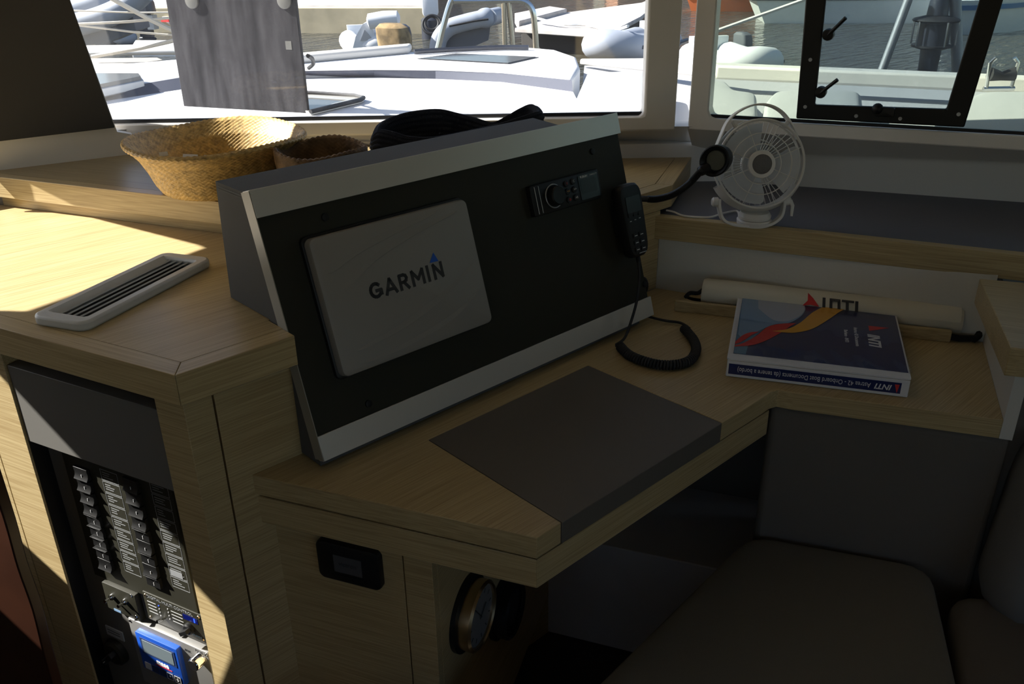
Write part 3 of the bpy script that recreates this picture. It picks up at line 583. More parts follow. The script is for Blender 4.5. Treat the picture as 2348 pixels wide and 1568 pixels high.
# ---- remote control panel
rc = thing('remote_control_panel', fN.p(-.12, .48, 0), 'black control plate with small blue readout and round knob, upper right of the silver plate', 'control panel')
cs = [fN.at(*p, .006) for p in ((328, 1366), (459, 1400), (470, 1463), (344, 1430))]
a0, a1 = (cs[0][0]+cs[3][0])/2, (cs[1][0]+cs[2][0])/2; b0, b1 = (cs[2][1]+cs[3][1])/2, (cs[0][1]+cs[1][1])/2; w_, h_ = a1-a0, b1-b0
build('faceplate', MB().rrect(fN, a0, a1, b0, b1, .0003, .006, .002, .001), M['blackp'], rc)
fr = fN.sub(a0, b0, .0061)
text('title_text', 'DIGITAL MULTI CONTROL', fr.sub(w_*.46, h_*.88), w_*.062, M['label'], rc, width=w_*.78)
for k in range(4):
    build('status_light', MB().lathe(fr.sub(w_*.26, h_*(.70-.12*k)), [(.0014, 0), (.001, .001)], 8), M['led'] if k == 0 else M['tape'], rc)
    build('status_light', MB().lathe(fr.sub(w_*.42, h_*(.72-.12*k)), [(.0014, 0), (.001, .001)], 8), M['tape'], rc)
    build('caption_line', MB().box(fr, w_*.06, w_*.21, h_*(.70-.12*k)-.0006, h_*(.70-.12*k)+.0006, 0, .0003), M['tape'], rc)
    build('caption_line', MB().box(fr, w_*.47, w_*.66, h_*(.70-.12*k)-.0006, h_*(.70-.12*k)+.0006, 0, .0003), M['tape'], rc)
build('readout', MB().box(fr, w_*.68, w_*.92, h_*.62, h_*.80, 0, .0006), mat('dark_blue_readout', (.004, .006, .05), .15, emit=(.0, .02, .4), es=.12), rc, label='dark blue readout')
build('readout_digit', MB().box(fr, w_*.86, w_*.88, h_*.64, h_*.78, .0006, .0009), M['led'], rc)
kn_ = build('knob', MB().lathe(fr.sub(w_*.76, h_*.36), [(.011, 0), (.011, .006), (.009, .008)], 20), M['black'], rc)
build('knob_grip', MB().box(fr.sub(w_*.76, h_*.36, .008, .6), -.011, .011, -.0035, .0035, 0, .009), M['black'], kn_)
build('toggle_lever', MB().tube([fr.p(w_*.32, h_*.3, 0), fr.p(w_*.30, h_*.34, .014)], [.002, .003], 8), M['chrome'], rc)
text('scale_text', 'shore amps', fr.sub(w_*.82, h_*.16), w_*.05, M['skyink'], rc)
for a, b in ((.05, .9), (.95, .9), (.05, .1), (.95, .1)): build('screw', MB().lathe(fr.sub(w_*a, h_*b), [(.003, 0), (.0024, .0012)], 10), M['brass'], rc)
# ---- generator panel
gp = thing('generator_panel', fN.p(-.15, .38, 0), 'silver control plate with blue keypad, grey screen and chrome knob', 'control panel')
tl_, tr_ = fN.at(296, 1431, .014), fN.at(473, 1482, .014); bl_, br_ = fN.at(330, 1568, .014), fN.at(493, 1568, .014)
a0, a1 = tl_[0], tr_[0]; b1 = (tl_[1]+tr_[1])/2; b0 = b1-.155
build('plate', MB().rrect(fN, a0, a1, b0, b1, .0003, .014, .003, .0015), mat('grey_anodised_plate', (.30, .295, .28), .4, .5), gp)
fr = fN.sub(0, 0, .0142)
k0, k1_, k2_, k3_ = [fN.at(*p, .02) for p in ((314, 1453), (406, 1476), (426, 1560), (338, 1538))]
ka0, ka1 = (k0[0]+k3_[0])/2, (k1_[0]+k2_[0])/2; kb0, kb1 = (k2_[1]+k3_[1])/2, (k0[1]+k1_[1])/2; w_, h_ = ka1-ka0, kb1-kb0
kp = build('keypad', MB().rrect(fr, ka0, ka1, kb0, kb1, 0, .010, .003, .001), M['bluep'], gp, label='bright blue keypad')
fk = fr.sub(ka0, kb0, .0102)
build('screen_border', MB().box(fk, w_*.10, w_*.92, h_*.48, h_*.90, 0, .0006), M['navyf'], kp)
build('screen', MB().box(fk, w_*.15, w_*.87, h_*.53, h_*.86, .0006, .0012), M['lcd'], kp)
text('logo_text', 'mase', fk.sub(w_*.55, h_*.38), h_*.17, M['whiteink'], kp, bold=.0006)
build('logo_bar', MB().box(fk, w_*.36, w_*.76, h_*.285, h_*.305, 0, .0005), M['redink'], kp)
for j in range(5):
    ck = fk.sub(w_*(.15+.18*j), h_*.13)
    b_ = build('key', MB().rrect(ck, -w_*.075, w_*.075, -h_*.09, h_*.09, 0, .0008, .001), M['tape'] if j == 0 else M['navyf'] if j < 4 else M['black'], kp)
    if j > 2: build('key_outline', outline(ck.sub(0, 0, .0009), w_*.07, h_*.085), M['whiteink'], b_)
    if j == 3: build('key_arrow', MB().prism([ck.p(-.002, .0015, .0009), ck.p(0, -.002, .0009), ck.p(.002, .0015, .0009)], ck.z*.0003), M['whiteink'], b_)
    if j == 4:
        build('power_mark', MB().tube([ck.p(.0028*math.sin(t), .0028*math.cos(t), .001) for t in [.6+k*.51 for k in range(11)]], .0005, 6).box(ck, -.0004, .0004, 0, .0035, .0009, .0014), M['whiteink'], b_)
a, b = fN.at(462, 1508, .014)
kn_ = build('knob', MB().lathe(fr.sub(a, b), [(.0125, 0), (.0125, .018), (.0115, .020)], 28), M['chrome'], gp)
build('knob_cap', MB().lathe(fr.sub(a, b, .0201), [(.0113, 0), (.0105, .001)], 28), M['black'], kn_)
a, b = fN.at(431, 1492, .014); text('mark_text', 'AUT.', fr.sub(a, b), .0075, M['ink'], gp)
a, b = fN.at(458, 1500, .014); text('mark_text', 'MAN.', fr.sub(a, b+.006), .0075, M['ink'], gp)
for a, b in ((a0+.005, b1-.005), (a1-.005, b1-.005)): build('screw', MB().lathe(fr.sub(a, b), [(.0028, 0), (.0022, .001)], 10), M['chrome'], gp)
# ---- battery switch
bs = thing('battery_switch', fN.p(-.2, .4, 0), 'round black rotary switch with a label plate, lowest left in the cabinet', 'switch')
a, b = fN.at(260, 1500, .012)
build('housing', MB().lathe(fN.sub(a, b, .0003), [(.028, 0), (.027, .010), (.022, .014), (.021, .014)], 32), M['blackp'], bs)
hdl = build('rotary_handle', MB().box(fN.sub(a, b, .0145, .8), -.019, .019, -.006, .006, 0, .014), M['black'], bs, bevel=.002)
build('pointer_mark', MB().box(fN.sub(a, b, .0286, .8), -.017, -.008, -.0008, .0008, 0, .0004), M['whiteink'], hdl)
a, b = fN.at(263, 1452, .002)
lp = build('label_plate', MB().box(fN.sub(a, b, .0003), -.023, .023, -.011, .011, 0, .002), M['ventd'], bs)
for j in range(2): build('label_line', MB().box(fN.sub(a, b, .0024), -.018, .015, .003-j*.006, .0045-j*.006, 0, .0003), M['ink'], lp)
# ---- reddish timber at the far left
ra = at(0, 1170, .6); 
rp = [(-40, 1040), (12, 1200), (40, 1300), (75, 1400), (100, 1500), (128, 1600), (150, 1700), (-80, 1700)]
fRd = Fr((.30, 1.12, 0), (.3383, -.9410, 0), (0, 0, 1)); fRd = Fr(fRd.o+V((-.06, .0, 0)), fRd.x, fRd.y)
o = build('curved_timber_door', MB().prism([fRd.p(*fRd.at(*p)) for p in [(s_.x, s_.y) for s_ in spline([(x, y, 0) for x, y in rp[:-1]], 4)]]+[fRd.p(*fRd.at(*rp[-1]))], -fRd.z*.018), M['reddish'], bevel=.002)
tag(o, 'reddish varnished timber with a curved edge at the bottom left', 'door')
# ================================================================ NAVIGATION CONSOLE
X0 = .562
fX = Fr((X0, 1.04, .768), (1, 0, 0), (0, .122, .404))
cW = fX.at(1495, 722)[0]; cH = (fX.at(570, 437)[1]+fX.at(1424, 258)[1])/2
con = thing('navigation_console', (X0, 1.1, DZ), 'large dark sloping instrument console with aluminium strips, standing on the desk', 'console')
build('face_panel', MB().box(fX, 0, cW-.003, .004, cH-.001, -.012, 0), M['blackp'], con, bevel=.0006)
bt_ = (fX.at(608, 497)[1]+fX.at(1430, 303)[1])/2; bb_ = (fX.at(730, 1000)[1]+fX.at(1493, 677)[1])/2
build('aluminium_strip', MB().box(fX, -.0005, cW+.003, bt_, cH+.001, 0, .0035).box(fX, -.0005, cW+.003, cH-.002, cH+.001, -.02, 0), M['alu'], con, bevel=.0006)
build('aluminium_strip', MB().box(fX, -.0005, cW+.003, 0, bb_, 0, .0035).box(fX, -.0005, cW+.003, -.001, .003, -.014, 0), M['alu'], con, bevel=.0006)
build('side_edging', MB().box(fX, -.0015, -.0001, .001, cH, -.024, .0025), mat('pale_edging', (.30, .285, .24), .35), con)
xr0, xr1 = at(1292, 284, 1.170).x, at(1226, 271, 1.166).x
pf = lambda b, c: (fX.p(0, b, c).y, fX.p(0, b, c).z)
zc = lambda z, c=-.0125: fX.p(0, (z-.768-fX.z.z*c)/fX.y.z, c).y
xr = lambda y: xr0+(xr1-xr0)*(y-1.17)/.1
def wedge(prof, right, m):
    rl = [V((X0+.0005, y, z)) for y, z in prof]; rr_ = [V((right(y), y, z)) for y, z in prof]; return m.loft([rl, rr_], caps=True)
ytop = zc(1.1655)
bdy = wedge([(1.269, 1.166), (1.281, .9715), (zc(.9715), .9715), (ytop, 1.1655)], lambda y: max(1.15, xr(y)), MB())
bdy = wedge([(1.1545, .9715), (1.1545, .925), (zc(.925), .925), (zc(.9715), .9715)], lambda y: 1.34, bdy)
bdy = wedge([(1.1085, .925), (1.1085, .753), (zc(.768), .753), (zc(.768), .768), (zc(.925), .925)], lambda y: 1.34, bdy)
build('leatherette_body', bdy, M['leather'], con)
for p in ((745, 498), (1358, 347), (845, 925), (1478, 652)):
    a, b = fX.at(*p); build('screw_cap', MB().lathe(fX.sub(a, b), [(.0065, 0), (.006, .0025), (.003, .003)], 16), M['black'], con)
for k in range(2): build('stitch_line', MB().tube([V((X0-.0002, 1.262-.094*t, 1.160-.0005*t)) + V((0, 0, -.004*k)) for t in (0, .5, 1)], .0004, 5), M['stitch'], con)
a, b = fX.at(1484, 655); build('side_knob', MB().ell(Fr(fX.p(cW+.004, b, -.012), (0, 1, 0), (0, 0, 1)), .012, .02, .008), M['black'], con)
# chart plotter with cover
pc_ = [fX.at(*p, .024) for p in ((706, 546), (1078, 455), (1123, 740), (790, 868))]
a0, a1 = (pc_[0][0]+pc_[3][0])/2, (pc_[1][0]+pc_[2][0])/2; b0, b1 = (pc_[2][1]+pc_[3][1])/2, (pc_[0][1]+pc_[1][1])/2
plo = thing('chart_plotter', fX.p(a0, b0, 0), 'chart plotter hidden under a pale grey lettered cover, left on the console', 'chart plotter')
build('housing', MB().rrect(fX, a0-.004, a1+.003, b0-.004, b1+.004, .0004, .008, .010, .001), M['black'], plo)
cv = build('sun_cover', MB().rrect(fX, a0, a1, b0, b1, .008, .024, .011, .004), M['cover'], plo, label='pale grey plastic sun cover')
w_, h_ = a1-a0, b1-b0; fc = fX.sub(a0, b0, .0241)
for pts, d in (([(.06, .74), (.25, .86), (.5, .93), (.8, .97)], .05), ([(.12, .60), (.35, .78), (.62, .88), (.92, .93)], .045), ([(.1, .16), (.4, .24), (.7, .36), (.95, .50)], .05), ([(.12, .06), (.45, .10), (.75, .18), (.96, .30)], .04)):
    sp = spline([(x*w_, y*h_, 0) for x, y in pts], 6); n = len(sp); m = MB()
    up = [fc.p(p.x, p.y, 0) for p in sp]; dn = [fc.p(p.x, p.y-d*h_*math.sin(PI*i/(n-1))**.7-.0002, .0007) for i, p in enumerate(sp)]; lo = [fc.p(p.x, p.y-1.02*d*h_*math.sin(PI*i/(n-1))**.7-.0004, 0) for i, p in enumerate(sp)]
    build('swoosh_relief', m.loft([up, dn, lo], closed=False), M['cover'], cv)
g0_, g1_ = fX.at(847, 666, .024), fX.at(1017, 620, .024)
gm = ((g0_[0]+g1_[0])/2, (g0_[1]+g1_[1])/2)
ltr = dict(G=(.95, [[(.45+.38*math.cos(t), .5+.42*math.sin(t)) for t in [.75+i*(5.0/14) for i in range(15)]], [(.84, .17), (.84, .46), (.48, .46)]]), A=(.92, [[(.04, 0), (.44, .95)], [(.84, 0), (.44, .95)], [(.2, .28), (.68, .28)]]),
    R=(.82, [[(.10, 0), (.10, .93)], [(.10, .93), (.42, .93), (.58, .86), (.64, .70), (.58, .54), (.42, .46), (.10, .46)], [(.38, .46), (.70, 0)]]), M=(1.08, [[(.10, 0), (.10, .95)], [(.10, .95), (.52, .36)], [(.52, .36), (.94, .95)], [(.94, .95), (.94, 0)]]), I=(.32, [[(.10, 0), (.10, 1)]]), N=(.86, [[(.10, 0), (.10, .95)], [(.10, .95), (.74, .05)], [(.74, .05), (.74, 1)]]))
wd_ = abs(g1_[0]-g0_[0]); tot = sum(ltr[c][0] for c in 'GARMIN')+.9; k_ = wd_/tot; x_ = gm[0]-wd_/2; hk = .0245
for c in 'GARMIN':
    m = MB()
    for st in ltr[c][1]:
        for (ax, ay), (bx, by) in zip(st, st[1:]):
            fr = fX.sub(x_+ax*k_, gm[1]-hk*.5+ay*hk, .0241); dx_, dy_ = (bx-ax)*k_, (by-ay)*hk; l_ = math.hypot(dx_, dy_)
            m.box(fr.sub(0, 0, 0, math.atan2(dy_, dx_)), -.0016, l_+.0016, -.0027, .0027, 0, .0004)
    build('brand_letter', m, M['ink'], cv); x_ += (ltr[c][0]+.18)*k_
tr3 = [fX.at(*p, .024) for p in ((985, 603), (1005, 598), (993, 579))]
build('blue_triangle', MB().prism([fX.p(a, b, .0242) for a, b in tr3], fX.z*.0004), M['blueink'], cv, label='blue triangle above the last letter')
# stereo
sc_ = [fX.at(*p, .012) for p in ((1213, 424), (1373, 389), (1381, 457), (1227, 494))]
a0, a1 = (sc_[0][0]+sc_[3][0])/2, (sc_[1][0]+sc_[2][0])/2; b0, b1 = (sc_[2][1]+sc_[3][1])/2, (sc_[0][1]+sc_[1][1])/2
ste = thing('marine_stereo', fX.p(a0, b0, 0), 'black stereo with round dial and screen set in the console top right', 'stereo')
build('fascia', MB().rrect(fX, a0, a1, b0, b1, .0003, .012, .004, .002), M['black'], ste)
w_, h_ = a1-a0, b1-b0; fs1 = fX.sub(a0, b0, .0121)
for k in range(2): build('slot_line', MB().box(fs1, w_*(.055+.055*k), w_*(.062+.055*k), h_*.06, h_*.94, 0, .0006), M['tape' if k == 0 else 'ventd'], ste)
dlm = build('dial_ring', MB().ring(fs1.sub(w_*.30, h_*.5, .001), h_*.38, .0012), M['dull'], ste)
build('dial', MB().lathe(fs1.sub(w_*.31, h_*.5), [(h_*.33, 0), (h_*.32, .012), (h_*.28, .014), (h_*.05, .0135)], 32), M['black'], ste)
for i, (x, y, s_, c) in enumerate(((.50, .78, 'I', 'redink'), (.60, .80, 'C', 'tape'), (.50, .52, '<<', 'yellow'), (.60, .53, '>>', 'tape'), (.50, .24, 'O', 'redink'), (.60, .25, '>II', 'tape'))):
    b_ = build('button', MB().lathe(fs1.sub(w_*x, h_*y), [(.0062, 0), (.006, .0022), (.004, .003)], 20), M['blackm'], ste)
    text('button_mark', s_, fs1.sub(w_*x, h_*y, .0031), .0065, M[c], b_)
sn = build('screen', MB().rrect(fs1, w_*.68, w_*.97, h_*.10, h_*.92, 0, .0008, .002), M['blackg'], ste)
build('display_area', MB().box(fs1, w_*.70, w_*.93, h_*.30, h_*.78, .0008, .0011), M['lcdd'], sn)
text('maker_text', 'FUSION', fs1.sub(w_*.765, h_*.86, .0012), .006, M['whiteink'], sn)
text('model_text', 'BLUETOOTH', fs1.sub(w_*.91, h_*.86, .0012), .0035, M['tape'], sn)
# handset on its bracket, coiled cord
HO = .040
hA, hB = fX.at(1441, 420, HO), fX.at(1470, 588, HO)
han = thing('radio_handset', fX.p(hB[0], hB[1], HO), 'black radio handset with coiled cord hanging at the console right end', 'handset')
dx, dy = hA[0]-hB[0], hA[1]-hB[1]; hl_ = math.hypot(dx, dy)
fh = Fr(fX.p((hA[0]+hB[0])/2, (hA[1]+hB[1])/2, 0), fX.x*dy/hl_-fX.y*dx/hl_, fX.x*dx/hl_+fX.y*dy/hl_)
def outl(k, c, s=1):
    o = []
    for j in range(48):
        t = 2*PI*j/48; ct, st = math.cos(t), math.sin(t)
        y = hl_/2*math.copysign(abs(st)**.35, st)*s; wd_ = (.031+.003*(y/hl_*2))*s; o.append(fh.p(wd_*math.copysign(abs(ct)**.4, ct), y, c))
    return o
build('handset_body', MB().loft([outl(0, .014, .86), outl(0, .018, .97), outl(0, .026, 1), outl(0, .036, .99), outl(0, .041, .93), outl(0, .042, .8)], caps=True), M['black'], han)
build('hanger_clip', MB().rrect(fh, -.022, .022, -.03, .03, .0006, .016, .006, .001), M['black'], han)
build('display', MB().rrect(fh, -.020, .022, hl_*.5-.062, hl_*.5-.026, .0425, .0432, .002), M['lcdd'], han)
for k in range(3): build('soft_key', MB().rrect(fh, -.020+.015*k, -.009+.015*k, .008, .016, .042, .0440, .0015), M['blackm'], han)
for k in range(3): build('key_mark', MB().box(fh, -.016+.015*k, -.0155+.015*k, .017, .024, .0425, .0430), M['tape'], han)
for k in range(3): build('dash_mark', MB().box(fh, -.019+.014*k, -.014+.014*k, -.0005+.001*k, .0010+.001*k, .0435, .0441), M['tape'], han)
for r_ in range(3):
    for k in range(2):
        kb_ = build('key', MB().rrect(fh, -.016+.018*k, -.002+.018*k, -.034-.014*r_, -.025-.014*r_, .042, .0442, .002), M['blackm'], han)
        build('key_caption', MB().box(fh, -.013+.018*k, -.005+.018*k, -.0305-.014*r_, -.0290-.014*r_, .0442, .0446), M['tape'], kb_)
build('nameplate', MB().box(fh, -.004, .018, -hl_*.5+.007, -hl_*.5+.0085, .0405, .0415), M['ventd'], han)
CR = .0075
cpx = [(1421, 793), (1440, 812), (1470, 826), (1510, 836), (1550, 836), (1582, 826), (1596, 803), (1590, 779), (1568, 752)]
cp = spline([at(x, y, DZ+.0105) for x, y in cpx], 90)
wire = []; L = 0; a = None; turns = 58
dist = [0]
for i in range(1, len(cp)): dist.append(dist[-1]+(cp[i]-cp[i-1]).length)
for i, p in enumerate(cp):
    t = (cp[min(i+1, len(cp)-1)]-cp[max(i-1, 0)]).normalized(); sdv = t.cross(V((0, 0, 1))).normalized(); uu = sdv.cross(t)
    th_ = 2*PI*turns*dist[i]/dist[-1]; wire.append(p + sdv*CR*math.cos(th_) + uu*CR*math.sin(th_))
h0_ = fh.p(.004, -hl_/2-.001, .028)
drop = spline([h0_, fX.p(*fX.at(1466, 640, .05), .05), fX.p(*fX.at(1460, 690, .045), .045), at(1446, 740, DZ+.04), at(1432, 775, DZ+.012), wire[0]+V((0, 0, .004))], 8)
tail = spline([wire[-1], at(1580, 752, DZ+.012), at(1560, 740, DZ+.006), at(1525, 735, DZ+.006), at(1492, 727, DZ+.006), V((1.375, 1.10, DZ+.006))], 8)
build('coiled_cord', MB().tube(wire, .0027, 6), M['blackm'], han)
build('straight_cord', MB().tube(drop, [.0045 if i < 3 else .003 for i in range(len(drop))], 8), M['blackm'], han)
build('straight_cord', MB().tube(tail, .0028, 8), M['blackm'], han)
# ================================================================ READING LAMP
lb_ = fX.p(cW-.006, fX.at(1440, 450)[1], -.03)
lam = thing('reading_lamp', lb_, 'black gooseneck reading lamp leaning right from behind the console', 'lamp')
LP = V((cW+X0, 1.14, 1.0)); lp_ = lambda x, y: on(x, y, LP, HF)
neck = spline([lb_, lp_(1478, 456), lp_(1508, 456), lp_(1545, 445), lp_(1580, 421), lp_(1606, 393)], 10)
m = MB().tube(neck, .0062, 10)
build('gooseneck', m, M['blackm'], lam)
rb = MB()
for i in range(12, len(neck)-1):
    for j in range(3):
        p = neck[i].lerp(neck[i+1], j/3); t = (neck[i+1]-neck[i]).normalized(); x_ = t.orthogonal(); rb.ring(Fr(p, x_, t.cross(x_)), .0064, .0011, 12, 5)
build('neck_ribs', rb, M['black'], lam)
hc = lp_(1644, 367); back = (hc-neck[-1]).normalized()
fz = (CAM-hc).normalized()*.72 - UP*.15 - RT*.45; fz.normalize()
fl = Fr(hc, back - fz*back.dot(fz), fz.cross(back)); fl = Fr(hc, fl.x, fl.y if fl.x.cross(fl.y).dot(fz) > 0 else -fl.y)
hd_ = []
for r, c in ((.004, -.030), (.016, -.026), (.026, -.014), (.030, .0), (.0305, .012), (.028, .013), (.022, .006), (.0215, .002)): hd_.append([fl.p(r*math.cos(2*PI*k/36)*1.15, r*math.sin(2*PI*k/36), c) for k in range(36)])
build('lamp_head', MB().loft(hd_, caps=True), M['black'], lam, ang=50)
build('lens', MB().lathe(fl.sub(0, 0, .002), [(.021, 0), (.020, .004), (.002, .005)], 24), mat('lamp_lens', (.12, .125, .10), .15, bump=.5, bscale=300), lam)
build('neck_socket', MB().tube([neck[-2], neck[-1], hc-fl.x*.022-fl.z*.01], [.007, .010, .014], 12), M['black'], lam)
# ================================================================ FAN
fb = at(1728, 513, SZ); fan = thing('desk_fan', fb, 'white plastic desk fan on the side shelf by the window', 'fan')
fz0 = flat(fb, math.atan2(HR.y, HR.x))
build('base', MB().lathe(fz0, [(.036, 0.0005), (.037, .010), (.034, .013)], 32), M['white'], fan)
build('swivel', MB().lathe(fz0, [(.034, .014), (.035, .020), (.030, .028), (.012, .032)], 32), M['white'], fan)
fo = on(1741, 376, fb, HF); ffn = Fr(fo, HR+V((0, 0, .0)), V((0, 0, 1))*.97+HF*.22)
R_ = .0905
yoke = [ffn.p(-.080, -.072, -.01), ffn.p(-.079, -.09, -.01), ffn.p(-.070, -.115, -.01), ffn.p(-.045, -.127, -.008), ffn.p(0, -.130, -.008), ffn.p(.030, -.127, -.008), ffn.p(.052, -.112, -.01), ffn.p(.058, -.09, -.01), ffn.p(.058, -.068, -.01)]
yk = [p + V((0, 0, 0)) for p in spline(yoke, 6)]
build('yoke', MB().loft([[p+ffn.z*s-n_*c for s, c in ((.011, -.003), (.011, .003), (-.011, .003), (-.011, -.003))] for i, p in enumerate(yk) for n_ in [((yk[min(i+1, len(yk)-1)]-yk[max(i-1, 0)]).normalized().cross(ffn.z))]], caps=True), M['white'], fan, bevel=.0012)
for sx_, a in ((-1, -.080), (1, .058)):
    f_ = Fr(ffn.p(a, -.078, -.01), ffn.z, ffn.y if sx_ < 0 else -ffn.y)
    f_ = Fr(f_.o, ffn.y, ffn.z) if sx_ > 0 else Fr(f_.o, ffn.z, ffn.y)
    kb_ = build('tilt_knob', MB().lathe(f_, [(.010, .002), (.010, .012), (.007, .015)], 12), M['white'], fan)
    if sx_ > 0: build('lever', MB().tube([ffn.p(a+.012, -.078, -.006), ffn.p(a+.018, -.088, -.004), ffn.p(a+.016, -.11, -.003)], [.006, .004, .003], 8), M['white'], kb_)
build('lower_shroud', MB().loft([[ffn.p(R_*math.cos(t)*k, R_*math.sin(t)*k-(1-1)*0, c) for t in [PI*1.16+i*PI*.68/20 for i in range(21)]] for k, c in ((.97, .012), (1.0, .0), (1.0, -.03), (1.12, -.03), (1.12, -.01), (.97, .012))], closed=False), M['white'], fan)
build('guard_rim', MB().ring(ffn, R_, .0026, 64, 8, .012).ring(ffn, R_, .0026, 64, 8, -.02), M['white'], fan)
gb = MB()
for r in (.063, .041): gb.ring(ffn, r, .0011, 56, 6, .017)
for k in range(8):
    t = k*PI/4+.38; gb.tube([ffn.p(.026*math.cos(t), .026*math.sin(t), .018), ffn.p(R_*math.cos(t), R_*math.sin(t), .012)], .0009, 6)
build('front_guard', gb, M['white'], fan)
rg_ = MB()
for k in range(48):
    t = k*PI/24; rg_.tube([ffn.p(.03*math.cos(t), .03*math.sin(t), -.024), ffn.p(R_*math.cos(t), R_*math.sin(t), -.02)], .0008, 5)
rg_.ring(ffn, .05, .001, 40, 5, -.024)
build('rear_guard', rg_, M['white'], fan)
build('motor', MB().lathe(ffn.sub(0, 0, -.05), [(.026, 0), (.03, .01), (.03, .03)], 28), M['white'], fan)
build('hub_ring', MB().lathe(ffn, [(.0205, .014), (.029, .016), (.028, .021), (.0205, .022), (.0205, .014)], 36, caps=False), M['white'], fan)
build('hub_cap', MB().lathe(ffn, [(.0205, .012), (.0205, .0205), (.017, .0225), (.001, .023)], 32), mat('grey_hub_badge', (.14, .135, .13), .45, bump=.6, bscale=500), fan)
for t0 in (1.50, 3.55, 5.45):
    m = MB(); rw = []
    for j in range(9):
        s_ = j/8; rw.append([ffn.p(r*math.cos(t0+s_*w1_), r*math.sin(t0+s_*w1_), -.008+.016*s_) for r, w1_ in ((.022, 1.15), (.04, 1.28), (.06, 1.34), (.078, 1.3), (.083, 1.2))])
    b2 = [[p - ffn.z*.0012 for p in r] for r in rw]
    m.loft(rw, closed=False).loft(b2, closed=False)
    build('blade', m, M['blade'], fan)
hp = [0, (-.092, -.012), (-.092, .022), (-.080, .058), (-.066, .088), (-.042, .108), (-.012, .119), (.018, .117), (.045, .102), (.066, .075), (.078, .048)]
hs = spline([(x, y, 0) for x, y in hp[1:]], 6)
build('carry_handle', MB().loft([[ffn.p(p.x*k, p.y*k, c) for k, c in ((1.0, -.022), (1.03, -.022), (1.03, .004), (1.0, .004))] for p in hs], caps=True), M['white'], fan, bevel=.001)
for t in (.98, 2.15): build('handle_lug', MB().tube([ffn.p(R_*math.cos(t), R_*math.sin(t), -.005), ffn.p(R_*1.16*math.cos(t), R_*1.16*math.sin(t), -.008)], [.006, .004], 8), M['white'], fan)
build('power_cord', MB().tube(spline([ffn.p(-.02, -.10, -.03), ffn.p(-.03, -.115, -.03), at(1690, 484, SZ+.003), at(1655, 490, SZ+.003), at(1625, 498, SZ+.003), at(1570, 495, SZ+.003), at(1545, 486, SZ+.003), at(1528, 482, SZ+.003)], 8), .0022, 6), M['white'], fan)
# ================================================================ BINDER
BZ = .787
bc = [at(1692, 677, BZ), at(2068, 717, BZ), at(2090, 869, BZ), at(1667, 821, BZ)]
fB_ = Fr(bc[3], bc[2]-bc[3], bc[0]-bc[3]); bw = (bc[2]-bc[3]).length; bh = (fB_.y.dot(bc[0]-bc[3])+fB_.y.dot(bc[1]-bc[3]))/2
bi = thing('ring_binder', (bc[0]+bc[2])/2-V((0, 0, BZ-DZ)), 'white ring binder with blue printed cover lying on the desk', 'binder')
th_ = BZ-DZ
build('front_cover', MB().rrect(fB_, 0, bw, 0, bh, -.003, 0, .004), M['binder'], bi)
build('back_cover', MB().rrect(fB_, 0, bw, .0, bh, -th_+.0006, -th_+.0036, .004), M['binder'], bi)
build('spine', MB().box(fB_, .001, bw-.001, -.002, .001, -th_+.001, -.0035), M['binder'], bi, bevel=.001)
build('pages', MB().box(fB_, .012, bw-.012, .008, bh-.02, -th_+.004, -.010), M['paper'], bi)
fsp = Fr(fB_.p(bw/2, -.0021, -th_/2-.001), -fB_.x, (0, 0, -1)); fsp.z = fsp.x.cross(fsp.y)
if fsp.z.dot(CAM-fsp.o) < 0: fsp.z = -fsp.z
sl_ = build('spine_label', MB().box(fsp, -bw*.455, bw*.485, -.0105, .0105, 0, .0006), M['navyink'], bi, label='navy spine label lettered upside down')
text('spine_lettering', 'Astrea 42 - Onboard Boat Documents (da tenere a bordo)', fsp.sub(.022, 0, .0008), .0135, M['whiteink'], sl_, width=bw*.73)
text('logo_lettering', 'INTI', fsp.sub(-bw*.365, 0, .0008), .0145, M['whiteink'], sl_, bold=.0003, shear=.25)
build('logo_sail', MB().prism([fsp.p(-bw*.445, -.007, .0007), fsp.p(-bw*.42, -.007, .0007), fsp.p(-bw*.437, .0095, .0007)], fsp.z*.0003), M['redink'], sl_)
zz = lambda X, Y: fB_.at(1480+X/2.705, 560+Y/2.705)
i0, i1, i2, i3 = zz(608, 325), zz(1560, 435), zz(1613, 800), zz(540, 672)
ia0, ia1, ib0, ib1 = (i0[0]+i3[0])/2, (i1[0]+i2[0])/2, (i2[1]+i3[1])/2, (i0[1]+i1[1])/2
art = build('cover_print', MB().box(fB_, ia0, ia1, ib0, ib1, .0001, .0006), M['navyink'], bi, label='navy cover print with pale, red and yellow curves')
def patch(name, pts, c, m_, clip=True):
    ab = [zz(x, y) for x, y in pts]; ab = [(min(max(a, ia0+.0004), ia1-.0004), min(max(b, ib0+.0004), ib1-.0004)) for a, b in ab]
    out = []
    for p in ab:
        if not out or math.hypot(p[0]-out[-1][0], p[1]-out[-1][1]) > 1e-5: out.append(p)
    build(name, MB().prism([fB_.p(a, b, c) for a, b in out], fB_.z*.0002), M[m_], art)
S2 = lambda P: [(p.x, p.y) for p in spline([(x, y, 0) for x, y in P], 6)]
patch('teal_field', [(590, 325)]+S2([(760, 350), (800, 450), (720, 540), (650, 600), (620, 690)])+[(520, 690)], .0007, 'tealink')
patch('pale_field', [(600, 320)]+[(975, 366)]+S2([(985, 375), (990, 410), (960, 452), (890, 490), (800, 500), (700, 540), (600, 590)])+[(575, 560)], .0009, 'skyink')
patch('pale_grey_field', [(700, 330)]+[(970, 366)]+S2([(983, 380), (986, 410), (955, 448), (880, 480), (790, 470), (700, 400)]), .0011, 'palegrey')  # lighter grey area of the cover print
